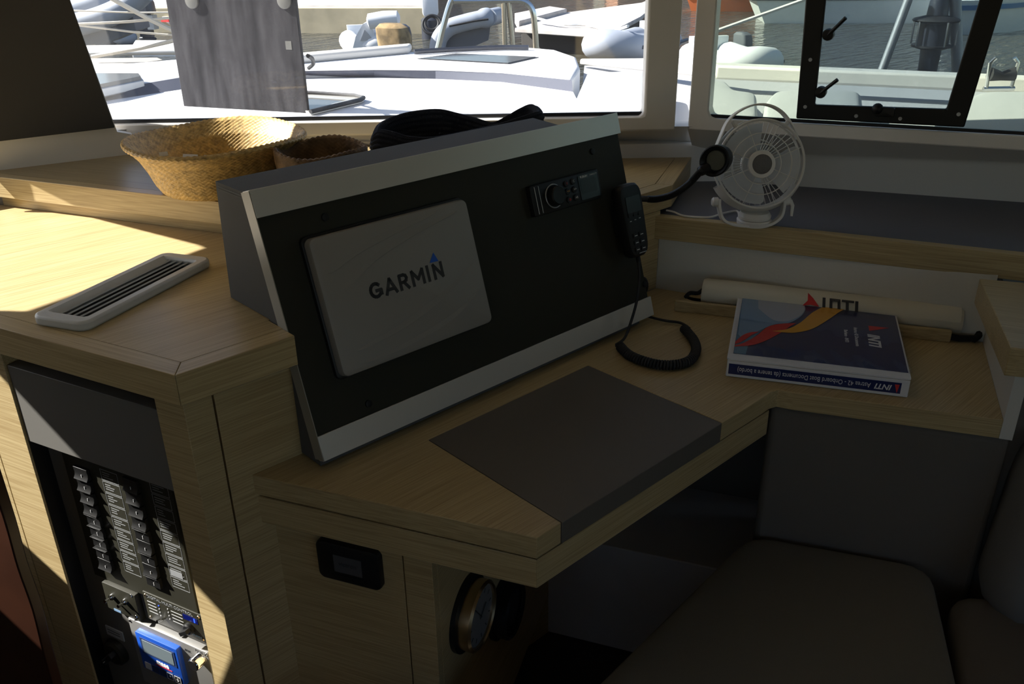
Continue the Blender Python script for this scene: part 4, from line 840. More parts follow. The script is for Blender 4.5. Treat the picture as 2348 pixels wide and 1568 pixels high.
patch('red_swoosh', S2([(548, 632), (610, 615), (690, 570), (760, 515), (850, 496), (935, 493)])+S2([(900, 510), (850, 545), (770, 590), (690, 622), (620, 634), (550, 638)]), .0013, 'redink')
patch('red_swoosh', S2([(552, 612), (600, 570), (650, 550), (705, 546)])+S2([(660, 565), (610, 600), (556, 625)]), .0013, 'redink')
patch('yellow_swoosh', S2([(785, 542), (880, 530), (960, 490), (1040, 425), (1130, 388), (1255, 396)])+S2([(1200, 425), (1120, 480), (1030, 530), (930, 552), (850, 550)]), .0015, 'yellow')
pv = zz(1390, 520); pw = zz(1440, 650); tv = V((pw[0]-pv[0], pw[1]-pv[1], 0)); ta_ = math.atan2(tv.y, tv.x)
c_ = zz(1415, 598); text('logo_lettering', 'INTI', fB_.sub(c_[0], c_[1], .0009, -PI/2), .030, M['whiteink'], art, bold=.0008, shear=.2)
build('logo_sail', MB().prism([fB_.p(*zz(1382, 508), .0009), fB_.p(*zz(1510, 522), .0009), fB_.p(*zz(1388, 540), .0009)], fB_.z*.0003), M['redink'], art)
c_ = zz(1308, 575); text('cover_text', 'Astrea 42 Documents', fB_.sub(c_[0], c_[1], .0009, -PI/2), .010, M['whiteink'], art)
c_ = zz(1245, 570); text('cover_text', 'Barbara - INTI', fB_.sub(c_[0], c_[1], .0009, -PI/2), .010, M['whiteink'], art)
random.seed(3); rows_ = []
for j in range(25):
    rows_.append([])
    for i in range(41):
        a = ia0-.006+(ia1-ia0+.012)*i/40; b = ib0-.006+(ib1-ib0+.010)*j/24
        u_, v_ = i/40, j/24; k = max(0, 1-v_*1.6)*min(1, max(0, u_-.25)*3)
        z = .0022+.0018*k*(math.sin(u_*31+3*math.sin(v_*7))*math.sin(v_*5+u_*9)+.6*math.sin(u_*57+v_*23))
        rows_[-1].append(fB_.p(a, b, max(z, .0019)))
build('plastic_sleeve', MB().loft(rows_, closed=False), M['sleeve'], bi, ang=180)
# ================================================================ ROLLED BANNER
rz = .031; ra0, ra1 = at(1612, 668, DZ+rz), at(2204, 735, DZ+rz); rx = (ra1-ra0).normalized(); rl_ = (ra1-ra0).length
rolo = thing('rolled_banner', ra0-V((0, 0, rz)), 'cream rolled banner lying behind the binder against the wall', 'banner')
fr_ = Fr(ra0, rx, (0, 0, 1))                               # z axis towards the camera
if fr_.z.dot(CAM-ra0) < 0: fr_.z = -fr_.z
def rcirc(a, k=1, w=0): return [fr_.p(a, rz*k*.97*math.sin(2*PI*i/32), rz*k*1.05*math.cos(2*PI*i/32)) for i in range(32)]
build('roll', MB().loft([rcirc(0, .6), rcirc(0, .9), rcirc(.006, .97)]+[rcirc(rl_*t, .98+.02*math.sin(9*t)) for t in (.1, .25, .4, .55, .7, .85)]+[rcirc(rl_-.006, .97), rcirc(rl_, .9), rcirc(rl_, .6)], caps=True), M['rollv'], rolo)
build('seam_flap', MB().loft([[fr_.p(a, rz*1.02*math.sin(t), rz*1.07*math.cos(t)) for t in (.25, .5, .8, 1.1, 1.4)] for a in (rl_*.82, rl_*.99)], closed=False), M['rollv'], rolo)
def cyl(a, s): t = s/rz; return fr_.p(a, rz*1.015*math.sin(t), rz*1.09*math.cos(t))
def oncyl(px, py): P = on(px, py, fr_.p(0, 0, rz*.8), (fr_.z*.8+fr_.y*.6).normalized()) - fr_.o; return P.dot(fr_.x), P.dot(fr_.y*.8-fr_.z*.6)
s0_, s1_ = oncyl(1841, 690), oncyl(1878, 690)
def cpatch(name, pts, m_, par): build(name, MB().loft([[cyl(a, s) for a, s in pts], [cyl(a, s)+ (fr_.z*.8+fr_.y*.6)*.0006 for a, s in pts]], caps=True), M[m_], par)
A0 = s0_[0]; W_ = s1_[0]-s0_[0]
cpatch('logo_sail', [(A0, .006), (A0+W_*.3, .018), (A0+W_*.25, .036), (A0+W_*.62, .024), (A0+W_*1.05, .008), (A0+W_*.5, .010)], 'redink', rolo)
xl = A0+W_*1.25
for pts in ([(0, .006), (.006, .006), (.004, .028), (-.002, .028)], [(.014, .006), (.020, .006), (.018, .022), (.028, .022), (.030, .006), (.036, .006), (.033, .028), (.012, .028)], [(.046, .006), (.052, .006), (.050, .023), (.060, .023), (.060, .028), (.036, .028), (.036, .023), (.044, .023)], [(.064, .006), (.070, .006), (.068, .028), (.062, .028)]):
    cpatch('logo_letter', [(xl+a, s) for a, s in pts], 'ink', rolo)
m = MB()
m.loft([[p + fr_.y*.0025*s + fr_.z*.003*c for s, c in ((1, 1), (-1, 1), (-1, -1), (1, -1))] for p in spline([at(1572, 679, DZ+.02), at(1590, 686, DZ+.008), at(1640, 692, DZ+.004), at(1690, 700, DZ+.004), at(1760, 708, DZ+.003)], 5)], caps=True)
m.tube(spline([at(1572, 681, DZ+.018), at(1582, 672, DZ+.03), at(1600, 672, DZ+.028), at(1612, 664, DZ+.035)], 5), .0045, 8)
build('strap', m, M['blackfab'], rolo)
m = MB()
m.tube(spline([at(2200, 735, DZ+.03), at(2216, 722, DZ+.035), at(2232, 726, DZ+.035), at(2242, 745, DZ+.025), at(2244, 768, DZ+.012), at(2232, 778, DZ+.008)], 6), .007, 8)
m.loft([[p + V((0, 0, .006))*s + fr_.z*.003*c for s, c in ((1, 1), (-1, 1), (-1, -1), (1, -1))] for p in (at(2170, 770, DZ+.009), at(2200, 776, DZ+.009), at(2240, 776, DZ+.009))], caps=True)
build('strap_loop', m, M['blackfab'], rolo)
# ================================================================ BASKETS
def basket(name, c, prof, NS, NR, label, mt, thin=.006, sub=6, group=None):
    t = thing(name, c, label, 'basket')
    f = flat(c, .4); L = [0]
    for i in range(1, len(prof)): L.append(L[-1]+math.hypot(prof[i][0]-prof[i-1][0], prof[i][1]-prof[i-1][1]))
    def pt(s):
        s *= L[-1]
        for i in range(1, len(L)):
            if s <= L[i]+1e-9: k = (s-L[i-1])/(L[i]-L[i-1]); return (prof[i-1][0]+(prof[i][0]-prof[i-1][0])*k, prof[i-1][1]+(prof[i][1]-prof[i-1][1])*k, (prof[i][1]-prof[i-1][1])/(L[i]-L[i-1]), -(prof[i][0]-prof[i-1][0])/(L[i]-L[i-1]))
    def weave(u, v):
        a, b = u*NS+v*NR, u*NS-v*NR; i, j = math.floor(a), math.floor(b); fa, fb = a-i, b-j
        over = ((i+j) % 4) < 2
        x = fa if over else fb; y = fb if over else fa
        return (math.sin(PI*x)**.45) * (.35+.65*math.sin(PI*y))
    nu, nv = NS*sub, NR*sub; rings = []; mesh_v = []
    for side in (0, 1):
        for jj in range(nv+1):
            j = jj if side == 0 else nv-jj
            s = j/nv; r, z, nr, nz = pt(s); row = []
            for i in range(nu):
                u = i/nu; d = .0022*weave(u, s) if side == 0 else -thin-.0022*weave(u+.5/NS, s)+.0
                wob = 1+.012*math.sin(2*2*PI*u+1)+.006*math.sin(5*2*PI*u)
                row.append(f.p((r*wob+nr*d)*math.cos(2*PI*u), (r*wob+nr*d)*math.sin(2*PI*u), z+nz*d + (.004*math.sin(3*2*PI*u+.7)*s*s)))
            rings.append(row)
    build('woven_wall', MB().loft(rings, caps=True), mt, t, ang=180)
    r, z = prof[-1]; rim = []
    for i in range(NS*4):
        u = i/(NS*4); wob = 1+.012*math.sin(2*2*PI*u+1)+.006*math.sin(5*2*PI*u); k = .0012*math.sin(2*PI*u*NS)
        rim.append(f.p((r*wob-thin*.4)*math.cos(2*PI*u), (r*wob-thin*.4)*math.sin(2*PI*u), z+k+.004*math.sin(3*2*PI*u+.7)))
    build('rim', MB().tube(rim, .0042, 7, True), mt, t)
    return t
straw = mat('golden_seagrass', (.55, .37, .135), .5, var=.3, vscale=90); straw2 = mat('brown_seagrass', (.20, .12, .055), .7, var=.4, vscale=40)
bk0 = V((.765, 1.690, HZ+.001))
basket('woven_basket', bk0, [(.02, 0), (.10, 0), (.118, .004), (.128, .02), (.138, .045), (.152, .072), (.172, .095), (.177, .098)], 88, 27, 'large golden woven basket with flared rim at the left window', straw, sub=4)
for i, (px, py, l, wd_, rot) in enumerate(((375, 353, .016, .008, .5), (436, 359, .03, .009, -.2), (500, 357, .05, .004, .1))):
    P = at(px, py, HZ+.085+.004*i); f = flat(P, math.atan2(HR.y, HR.x)+rot)
    o = build('paper_scrap' if i < 2 else 'white_skewer', MB().box(Fr(f.o, f.x, f.y*.5+f.z*.8), -l/2, l/2, -wd_/2, wd_/2, -.0006, .0006), M['paper'])
    tag(o, ('small white paper scrap at the left inside the big basket', 'white folded paper strip in the middle of the big basket', 'thin white stick lying inside the big basket')[i], ('paper', 'paper', 'stick')[i])
basket('woven_basket', V((.872, 1.475, HZ+.001)), [(.02, 0), (.066, 0), (.075, .01), (.082, .04), (.087, .07), (.088, .092)], 50, 18, 'small dark woven basket partly hidden behind the console', straw2, sub=4)
# ================================================================ KNITTED GARMENT
def fp_(x, y, D): return on(x, y, HF*D, HF)
rimp = [(859, 308, 1.89), (872, 297, 1.865), (900, 302, 1.855), (935, 312, 1.85), (985, 314, 1.85), (1040, 306, 1.86), (1100, 294, 1.87), (1150, 282, 1.885), (1200, 266, 1.90), (1230, 256, 1.915), (1238, 252, 1.94), (1222, 238, 1.965), (1195, 248, 1.97), (1165, 265, 1.97), (1132, 279, 1.97), (1090, 268, 1.98), (1050, 258, 1.985), (1005, 249, 1.985), (950, 253, 1.98), (905, 264, 1.96), (872, 281, 1.93)]
rim = spline([fp_(*p) for p in rimp], 26, True); n = len(rim); cen = sum(rim, V((0, 0, 0)))/n
def off(p, d, z): q = p-cen; q.z = 0; q.normalize(); return V((p.x+q.x*d, p.y+q.y*d, z))
rings = []
zb_ = HZ+.002
prf = []
for k in range(36): q_ = k/35; prf.append((q_, .013-.007*q_**3+.0021*math.cos(2*PI*k/4.5)))
for k in range(6): u_ = k/5*PI; prf.append((1, .004*math.cos(u_)-.004+(.0012 if k % 2 else 0)))
for k in range(30): q_ = 1-(k+1)/30*.8; prf.append((q_, -.010-.008*(1-q_)-.0021*math.cos(2*PI*k/4.5)))
for i_, (q_, d) in enumerate(prf): rings.append([off(p, d+.0005*math.cos(2*PI*i/3), zb_+(p.z-zb_-.004)*q_+(.004*math.sin((i_-36)/5*PI) if 36 <= i_ < 42 else 0)) for i, p in enumerate(rim)])
o = build('knitted_snood', MB().loft(rings, caps=True), M['knit'], ang=180); tag(o, 'dark navy ribbed knitted garment on the window shelf behind the console', 'clothing')
# ================================================================ OUTSIDE: FOREDECK
DK = 1.02
def decks(name, pxs, z, mt, th=.05, bevel=0):
    return struct(name, MB().prism([at(x, y, z) for x, y in pxs], (0, 0, -th)), mt, bevel)
ol = HF*2.19
def near(a): p = HF*2.18+HR*a; return V((p.x, p.y, DK))
deck_far = [at(-300, 236, DK), at(235, 230, DK), at(422, 202, DK), at(560, 182, DK), at(710, 174, DK), at(860, 174, DK), at(1000, 178, DK), at(1150, 185, DK), at(1312, 207, DK), at(1340, 262, DK)]
struct('deck_lower', MB().prism([V((-1.6, 2.75, DK)), near(-1.3), near(.95)]+deck_far[::-1], (0, 0, -.3)), M['deck'])
up = [(-300, 214), (235, 208), (422, 176), (560, 166), (710, 162), (860, 160), (1000, 161), (1150, 167), (1310, 183), (1327, 150), (1318, 128), (1270, 113), (1205, 107), (950, 119), (710, 150), (425, 172), (300, 178), (-300, 190)]
UZ = 1.045
UP0 = [at(x, y, UZ) for x, y in up]
struct('deck_upper', MB().prism(UP0[:9], (0, 0, -.001)) if False else MB().prism([at(x, y, UZ) for x, y in ((-300, 214), (235, 208), (422, 176), (560, 166), (710, 162), (860, 160), (1000, 161), (1150, 167), (1310, 183), (1330, 152), (1322, 130), (1275, 114), (1205, 108), (950, 118), (820, 127), (710, 133), (560, 132), (425, 134), (240, 150), (-300, 160))], (0, 0, -.35)), M['deck'], bevel=.012)
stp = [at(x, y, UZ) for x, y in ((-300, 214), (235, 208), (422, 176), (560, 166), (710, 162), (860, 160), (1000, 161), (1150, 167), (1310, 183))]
struct('riser_shade_strip', MB().loft([[p - HF*.03 + V((0, 0, .001)) for p in stp], [p - HF*.03 for p in deck_far[:9]], [p - HF*.006 - V((0, 0, .01)) for p in deck_far[:9]], [p - HF*.006 for p in stp]], closed=False), mat('blue_grey_riser_shade', (.10, .106, .138), .6, spec=.2))  # strip over the white deck step, the riser's shade put into its colour
# inner bulwark and crossbeam forward
bwk = MB()
b0_, b1_ = at(560, 158, UZ), at(940, 123, UZ); up_ = V((0, 0, .032))
bwk.prism([b0_, b1_, b1_+up_, b0_+up_], HF*.10)
struct('bulwark', bwk, M['gel'], bevel=.01)
xb0, xb1 = at(-200, 136, .95), at(560, 124, .95)
struct('crossbeam', MB().prism([xb0, xb1, xb1+V((0, 0, .03)), xb0+V((0, 0, .03))], HF*.25), M['gel'], bevel=.02)
netq = [at(-200, 172, .97), at(380, 139, .97), at(420, 131, .97), at(-200, 142, .97)]
o = build('trampoline_net', MB().prism([at(-200, 190, .97), at(215, 160, .97), at(372, 137, .97), at(360, 132, .97), at(-200, 138, .97)], (0, 0, -.01)), M['net']); tag(o, 'brown trampoline netting stretched beyond the deck at far left', 'netting')
# dark flush hatch far left
o = thing('deck_hatch', at(270, 180, UZ+.01), 'low dark deck hatch at the left edge of the front window', 'hatch')
hq = [at(150, 205, UZ+.03), at(232, 193, UZ+.03), at(328, 174, UZ+.03), at(322, 167, UZ+.03), at(150, 166, UZ+.03)]
build('hatch_rim', MB().prism([p - V((0, 0, .012)) for p in hq], (0, 0, -.03)), M['dull'], o, bevel=.004)
hcn = sum(hq, V((0, 0, 0)))/5
build('hatch_glass', MB().prism([p.lerp(hcn, .06) for p in hq], (0, 0, -.012)), M['skyl'], o)
# black skylight on the coachroof
o = thing('skylight', at(1100, 132, UZ), 'flush smoked skylight on the white foredeck', 'skylight')
sq = [at(965, 133, UZ+.004), at(1165, 144, UZ+.004), at(1228, 130, UZ+.004), at(1045, 122, UZ+.004)]
build('glazing', MB().prism(sq, (0, 0, -.004)), M['skyl'], o)
sc4 = sum(sq, V((0, 0, 0)))/4
build('border', MB().prism([sc4+(p-sc4)*1.06-V((0, 0, .002)) for p in sq], (0, 0, -.003)), M['seal'], o)
# gunwale rubber along the far edge of the deck
o = build('deck_rope', MB().tube(spline([at(950, 119, UZ+.012), at(1050, 113, UZ+.012), at(1150, 109, UZ+.012), at(1212, 109, UZ+.012)], 14), .011, 6), M['engine']); tag(o, 'dark rope line lying along the far edge of the white deck', 'rope')
# opened deck hatch with smoked lid
lid = thing('open_hatch_lid', at(570, 250, DK), 'open smoked acrylic hatch lid standing upright outside the front window', 'hatch')
la, lb2 = at(427, 242, DK), at(711, 258, DK); fLd = Fr(la, lb2-la, (0, 0, 1)); wl = (lb2-la).length
tl2 = fLd.at(421, 0); tr2 = fLd.at(703, 0)
ht = tl2[1]+.05
build('acrylic_panel', MB().prism([fLd.p(0, .0), fLd.p(wl, .0), fLd.p(wl, ht), fLd.p(0, ht)], fLd.z*.012), streaky('dusty_smoked_panel', (.024, .023, .026), (.062, .059, .063), .6, (26, 26, 4)), lid, bevel=.002)
for px in (447, 658):
    a, b = fLd.at(px, 1); build('round_fitting', MB().lathe(fLd.sub(a, b, .012), [(.022, 0), (.022, .006), (.015, .008)], 24), M['grey'], lid)
a, b = fLd.at(667, 103); build('square_label', MB().box(fLd, a-.010, a+.010, b-.012, b+.012, .0122, .0128), M['grey'], lid)
hf = thing('hatch_frame', at(770, 235, DK), 'metal rim of the open deck hatch, right of the smoked lid', 'hatch frame')
hr_ = [at(560, 211, DK+.012), at(715, 213, DK+.012), at(815, 219, DK+.012), at(834, 224, DK+.012), at(826, 229, DK+.012), at(712, 256, DK+.012)]
ins = [at(560, 219, DK+.012), at(715, 221, DK+.012), at(796, 226, DK+.012), at(700, 250, DK+.012)]
build('seal_edge', MB().tube(hr_, .007, 6), M['seal'], hf)
build('rim', MB().prism([p - V((0, 0, .004)) for p in hr_[:5]+[hr_[5]]]+[p - V((0, 0, .004)) for p in ins[::-1]], (0, 0, -.006)), M['alu'], hf)
build('dark_well', MB().prism([p - V((0, 0, .006)) for p in ins], (0, 0, -.006)), M['skyl'], hf)
# grey cushions
def sunbed(pxs, z, label, h=.13):
    o = build('sunbed_cushion', pillow([at(x, y, z) for x, y in pxs], z-h, z, .045), M['deckcush']); return tag(o, label, 'cushion', 'grey cushions on the foredeck')
sunbed([(1302, 262), (1312, 235), (1345, 162), (1490, 157), (1500, 262)], 1.06, 'big grey sunbed cushion at the right end of the front window', .10)
sunbed([(1600, 275), (1605, 180), (1660, 182), (1682, 205), (1738, 212), (1742, 275)], 1.03, 'grey sunbed cushion at the left end of the right window')
sunbed([(1742, 290), (1752, 228), (1775, 205), (1850, 200), (1980, 205), (1990, 300)], 1.03, 'grey sunbed cushion behind the black opening hatch')
sunbed([(2120, 320), (2150, 250), (2215, 222), (2260, 205), (2420, 205), (2480, 330)], 1.05, 'grey sunbed cushion at the right end of the right window')
struct('side_deck', MB().prism([at(1330, 265, .95), at(1340, 150, .95), at(1600, 160, .95), at(1850, 172, .95), at(2500, 205, .95), at(2700, 330, .95), V((2.6, .2, .95)), V((1.98, 1.2, .95)), V((1.75, 1.42, .95))], (0, 0, -.4)), M['greydeck'])
t0_, t1_, t2_ = at(1470, 158, .97), at(1640, 182, 1.0), at(2420, 220, 1.0)
o = MB().prism([t1_, t2_, t2_+V((0, 0, .05)), t1_+V((0, 0, .05))], HF*.09)
struct('toe_rail', o.prism([at(1330, 150, .96), t1_, t1_+HF*.09+V((0, 0, .05)), at(1330, 143, .97)], (0, 0, .02)), M['gel'], bevel=.015)
# rope coil by the lid
o = build('rope_loop', MB().tube(spline([at(706, 128, 1.2), at(716, 135, 1.18), at(718, 147, 1.15), at(708, 156, 1.13)], 6), .006, 6), M['blackm']); tag(o, 'short dark rope loop at the right edge of the smoked lid', 'rope')
# ================================================================ WATER, QUAY, DOCK
WZ = -.95
struct('water', MB().prism([at(-2600, 1100, WZ), at(4800, 1100, WZ)]+[V((CAM.x, CAM.y, WZ))+HF*90+HR*s for s in (90, -90)], (0, 0, -.2)), M['water'])
def blk(name, pxs, z, h, mt, label=None, cat=None, group=None, bevel=.02, kind=None):
    o = build(name, MB().prism([at(x, y, z) for x, y in pxs], (0, 0, -h)), mt, bevel=bevel)
    return tag(o, label, cat, group, kind)
blk('quay', [(-900, 18), (300, 18), (1000, 18), (1000, -70), (-900, -70)], -.3, .8, M['concrete'], kind='structure')
blk('quay_edge', [(-900, 13), (1000, 13), (1000, -70), (-900, -70)], -.28, .06, M['planks'], kind='structure')
blk('pontoon', [(1180, 64), (1300, 28), (1470, 6), (1490, -2), (1500, 14), (1470, 38), (1392, 78)], -.45, .10, M['planks'], 'grey planked pontoon crossing behind the deck', 'pontoon')
blk('pontoon_float', [(1195, 70), (1300, 30), (1470, 8), (1475, 40), (1392, 84)], -.56, .4, M['dockside'], 'dark float under the planked pontoon', 'float')
blk('pontoon', [(1180, 30), (1260, 14), (1300, 20), (1190, 48)], -.35, .25, M['planks'], 'far narrow pontoon just left of the wide planked one', 'pontoon')
def cyl_(name, p, q, r, mt, label, cat, group=None, ends=None, parts=None):
    t = thing(name, p, label, cat, group); d = (q-p)
    build('body', MB().loft([[c+v*rr for v in ring_] for c, rr, ring_ in [(p+d*k, r*s, [(d.orthogonal().normalized()*math.cos(2*PI*i/14)+d.normalized().cross(d.orthogonal().normalized())*math.sin(2*PI*i/14)) for i in range(14)]) for k, s in ((0, .35), (.03, .75), (.1, 1), (.9, 1), (.97, .75), (1, .35))]], caps=True), mt, t)
    for k in (-.03, 1.03): build('end_cap', MB().ell(Fr(p+d*(k*.97+.015), (1, 0, 0), (0, 1, 0)), r*.55, r*.55, r*.55, 10, 6), ends or mt, t)
    return t
FZ = -.70
cyl_('fender', at(1248, 82, FZ), at(1350, 86, FZ), .12, M['fender'], 'long white fender hanging along the pontoon edge', 'fender')
cyl_('fender', at(1362, 98, FZ), at(1405, 86, FZ), .10, M['fender'], 'white fender with navy ends at the pontoon corner', 'fender', ends=M['navyf'])
o = build('mooring_rope', MB().tube(spline([at(1225, 40, -.3), at(1290, 56, -.38), at(1350, 58, -.4), at(1400, 70, -.4), at(1440, 60, -.2)], 6), .03, 6), M['ropeg']); tag(o, 'pale mooring rope lying across the planked pontoon', 'rope')
hb_ = [mat('added_building_ochre', (.50, .36, .2), .9), mat('added_building_pale', (.62, .58, .5), .9), mat('added_building_terracotta', (.42, .22, .13), .9), mat('added_building_grey', (.3, .29, .27), .9)]
for k in range(14):  # out-of-view buildings, put in for the water to reflect
    a_ = HF*(44+3*(k % 3))+HR*(-26+5.2*k); fq = Fr((a_.x, a_.y, WZ-.2), HR, (0, 0, 1))
    struct('added_unseen_building', MB().box(fq, 0, 4.6, 0, 4.5+1.7*((k*7) % 4), -6, 0), hb_[(k*3) % 4])
# ================================================================ DINGHIES AND ENGINES
def rib(px, py, w, ln, head, tubem, label, floor=None, r=None, group='inflatable dinghies by the quay'):
    c = at(px, py, WZ); t = thing('inflatable_dinghy', c, label, 'dinghy', group); r = r or w*.17
    f = flat(c+V((0, 0, r*.75)), head)
    path = [(-ln/2, w/2-r, 0), (-ln*.1, w/2-r, 0), (ln*.2, w/2-r, .05), (ln*.38, w*.28, .14), (ln*.46, 0, .2), (ln*.38, -w*.28, .14), (ln*.2, -w/2+r, .05), (-ln*.1, -w/2+r, 0), (-ln/2, -w/2+r, 0)]
    sp = spline([f.p(*p) for p in path], 5); rr = [r]*len(sp); rr[0] = rr[-1] = r*.45; rr[1] = rr[-2] = r*.8
    build('tube', MB().tube(sp, rr, 14), tubem, t)
    build('floor', MB().prism([f.p(a, b, -r*.35) for a, b in ((-ln*.42, w/2-r), (ln*.2, w/2-r), (ln*.4, 0), (ln*.2, -w/2+r), (-ln*.42, -w/2+r))], (0, 0, -.08)), floor or M['greydeck'], t)
    build('transom', MB().box(f, -ln*.44, -ln*.40, -w/2+r, w/2-r, -r*.6, r*1.4), M['hullw'], t)
    build('rub_strake', MB().tube([p + V((0, 0, 0)) for p in spline([f.p(a, b*1.0+math.copysign(r, b) if abs(b) > .01 else b, c2) for a, b, c2 in path[:4]], 5)], r*.14, 6), M['hypd'], t)
    return t, f, r
def motor(p, s, head, label, cowl, cover=None):
    t = thing('outboard_motor', p, label, 'outboard motor'); f = flat(p, head)
    build('cowl', MB().loft([[f.p(a*s*k+o_*s, b*s*k, c*s) for a, b in [(.26*math.copysign(abs(math.cos(u))**.5, math.cos(u)), .17*math.copysign(abs(math.sin(u))**.5, math.sin(u))) for u in [2*PI*i/20 for i in range(20)]]] for c, k, o_ in ((.32, .75, 0), (.36, .98, 0), (.55, 1, -.02), (.68, .92, -.05), (.74, .6, -.07))], caps=True), cover or cowl, t)
    build('midsection', MB().prism([f.p(a*s, b*s, .34*s) for a, b in ((-.14, -.09), (.12, -.07), (.12, .07), (-.14, .09))], f.z*-.5*s), cowl, t)
    build('bracket', MB().box(f, .08*s, .24*s, -.10*s, .10*s, .0, .3*s), M['dull'], t)
    build('lower_unit', MB().ell(f.sub(-.02*s, 0, -.2*s), .22*s, .06*s, .06*s, 12, 8), cowl, t)
    return t
vh = math.atan2(-HF.y, -HF.x)                 # heading towards the camera
LPn = CAM+HF*17; lq = lambda x, y, d=0: on(x, y, LPn+HF*d, HF)
t = thing('inflatable_dinghy', lq(220, 80), 'big grey inflatable dinghy at the far left behind the ropes', 'dinghy', 'inflatable dinghies by the quay')
build('tube', MB().tube(spline([lq(90, 78), lq(165, 60), lq(235, 40), lq(290, 14), lq(330, -20)], 6), .20, 14), M['hypalon'], t)
build('tube', MB().tube(spline([lq(90, 50, .9), lq(165, 26, .9), lq(215, 10, .9), lq(262, -12, .9)], 6), .22, 14), M['hypalon'], t)
build('hull', MB().prism([lq(90, 84, .1), lq(235, 46, .1), lq(300, 20, .1), lq(312, 70, .1), lq(240, 100, .1), lq(90, 112, .1)], HF*.7), M['hypd'], t)
motor(at(342, 95, WZ)+V((0, 0, .3)), 1.15, vh+1.4, 'dark outboard motor tilted beside the grey inflatable at far left', M['engine'])
for px, w_, lab in ((243, .30, 'left grey fender ball floating below the far left dinghy'), (288, .26, 'right grey fender ball next to the tall outboard motor')):
    o = build('fender_ball', MB().ell(flat(at(px, 100, WZ)+V((0, 0, .15)), 0), w_*1.25, w_*.8, w_*.72), M['hypalon']); tag(o, lab, 'fender')
blk('workboat', [(300, 108), (418, 108), (418, 92), (310, 92)], -.75, .3, M['hypw'], 'low white workboat lying behind the ropes at left', 'boat')
t, f, r = rib(858, 122, 1.35, 3.4, vh+.25, M['hypw'], 'white inflatable dinghy seen end on beside the tan engine cover', r=.23)
BQ = CAM+HF*19; bz = lambda x, y, d=0: on(x, y, BQ+HF*d, HF)
build('seat_roll', MB().tube([bz(842, 50), bz(846, 49), bz(880, 45), bz(912, 42), bz(917, 42)], [.06, .15, .17, .15, .06], 14), M['hypw'], t)
build('hull_side', MB().prism([bz(806, 122), bz(815, 84), bz(832, 55), bz(848, 48), bz(862, 92), bz(870, 122)], HF*.8), M['hypw'], t)
build('step_tread', MB().prism([bz(826, 94, -.02), bz(836, 68, -.02), bz(856, 92, -.02)], HF*.03), M['greydeck'], t)
motor(at(925, 118, WZ)+V((0, 0, -.12)), .95, vh+.6, 'black outboard motor head rising behind the tan engine cover', M['engine'])
motor(on(908, 119, CAM+HF*16, HF)-V((0, 0, .36)), 1.12, vh+1.2, 'outboard motor with a tan canvas cover behind the deck', M['engine'], M['tan'])
tn_ = at(905, 118, WZ)+V((0, 0, .35)); 
t = thing('pedestal_seat', at(990, 88, WZ), 'white pedestal seat on a dark post behind the deck', 'seat')
sp_ = at(990, 88, WZ)
build('post', MB().lathe(flat(sp_, 0), [(.25, 0), (.25, .45), (.2, .5)], 16), M['engine'], t)
build('backrest', MB().rrect(Fr(sp_+V((0, 0, .5)), HR, (0, 0, 1)), -.20, .20, 0, .55, -.08, .08, .14, .04), M['hypw'], t)
o = build('hose_coil', MB().ring(Fr(at(993, 108, WZ)+V((0, 0, .5)), HR, V((0, 0, 1))+HF*.5), .22, .035, 24, 8).ring(Fr(at(993, 106, WZ)+V((0, 0, .52)), HR, V((0, 0, 1))+HF*.5), .16, .035, 24, 8), M['blackm']); tag(o, 'coiled dark hose below the white pedestal seat', 'hose')
BP = CAM+HF*19; bq = lambda x, y, d=0: on(x, y, BP+HF*d, HF)
t = thing('inflatable_dinghy', bq(1070, 110), 'grey inflatable dinghy with raised bow under the stainless arch', 'dinghy', 'inflatable dinghies by the quay')
for d in (0, 1.3): build('tube', MB().tube(spline([bq(1002, 122, d), bq(1008, 88, d), bq(1030, 64, d), bq(1066, 52, d), bq(1100, 44, d), bq(1128, 38, d+.1)], 6), [.10]+[.17]*24+[.19, .20, .20, .19, .17, .12], 14), M['hypalon'], t)
build('bow_tube', MB().tube(spline([bq(1122, 40, 0), bq(1140, 36, .4), bq(1140, 36, .9), bq(1122, 40, 1.3)], 6), .17, 14), M['hypalon'], t)
build('hull', MB().prism([bq(1010, 112, .1), bq(1030, 76, .1), bq(1125, 52, .1), bq(1120, 92, .1), bq(1060, 118, .1)], HF*1.1), M['hypd'], t)
build('grab_line', MB().tube(spline([bq(1030, 60, -.2), bq(1060, 54, -.22), bq(1090, 48, -.2), bq(1120, 44, -.2)], 5), .02, 6), M['blackm'], t)
t, f, r = rib(1452, 130, 1.3, 3.2, vh-.5, M['hypalon'], 'grey inflatable bow poking in at the front window right edge', r=.28)
# stainless arch on the boat moored ahead
AP = CAM+HF*9.5; ap = lambda x, y: on(x, y, AP, HF)
t = thing('stainless_arch', ap(1120, 108), 'polished stainless arch standing beyond the foredeck', 'arch')
build('frame_tube', MB().tube(spline([ap(1004, 112), ap(1018, 55), ap(1033, 6), ap(1046, -14)], 6), .032, 10), M['steel'], t)
build('frame_tube', MB().tube(spline([ap(1040, 2), ap(1100, 2), ap(1160, 1), ap(1200, 3), ap(1220, 22), ap(1226, 60), ap(1229, 110)], 8), .032, 10), M['steel'], t)
for a, b in (((1155, 2), (1158, 108)), ((1166, 2), (1176, 108))): build('upright', MB().tube([ap(*a), ap(*b)], .026, 10), M['steel'], t)
build('top_pad', MB().prism([ap(1048, -2), ap(1188, -2), ap(1188, 4), ap(1048, 4)], HF*.15), M['blackm'], t)
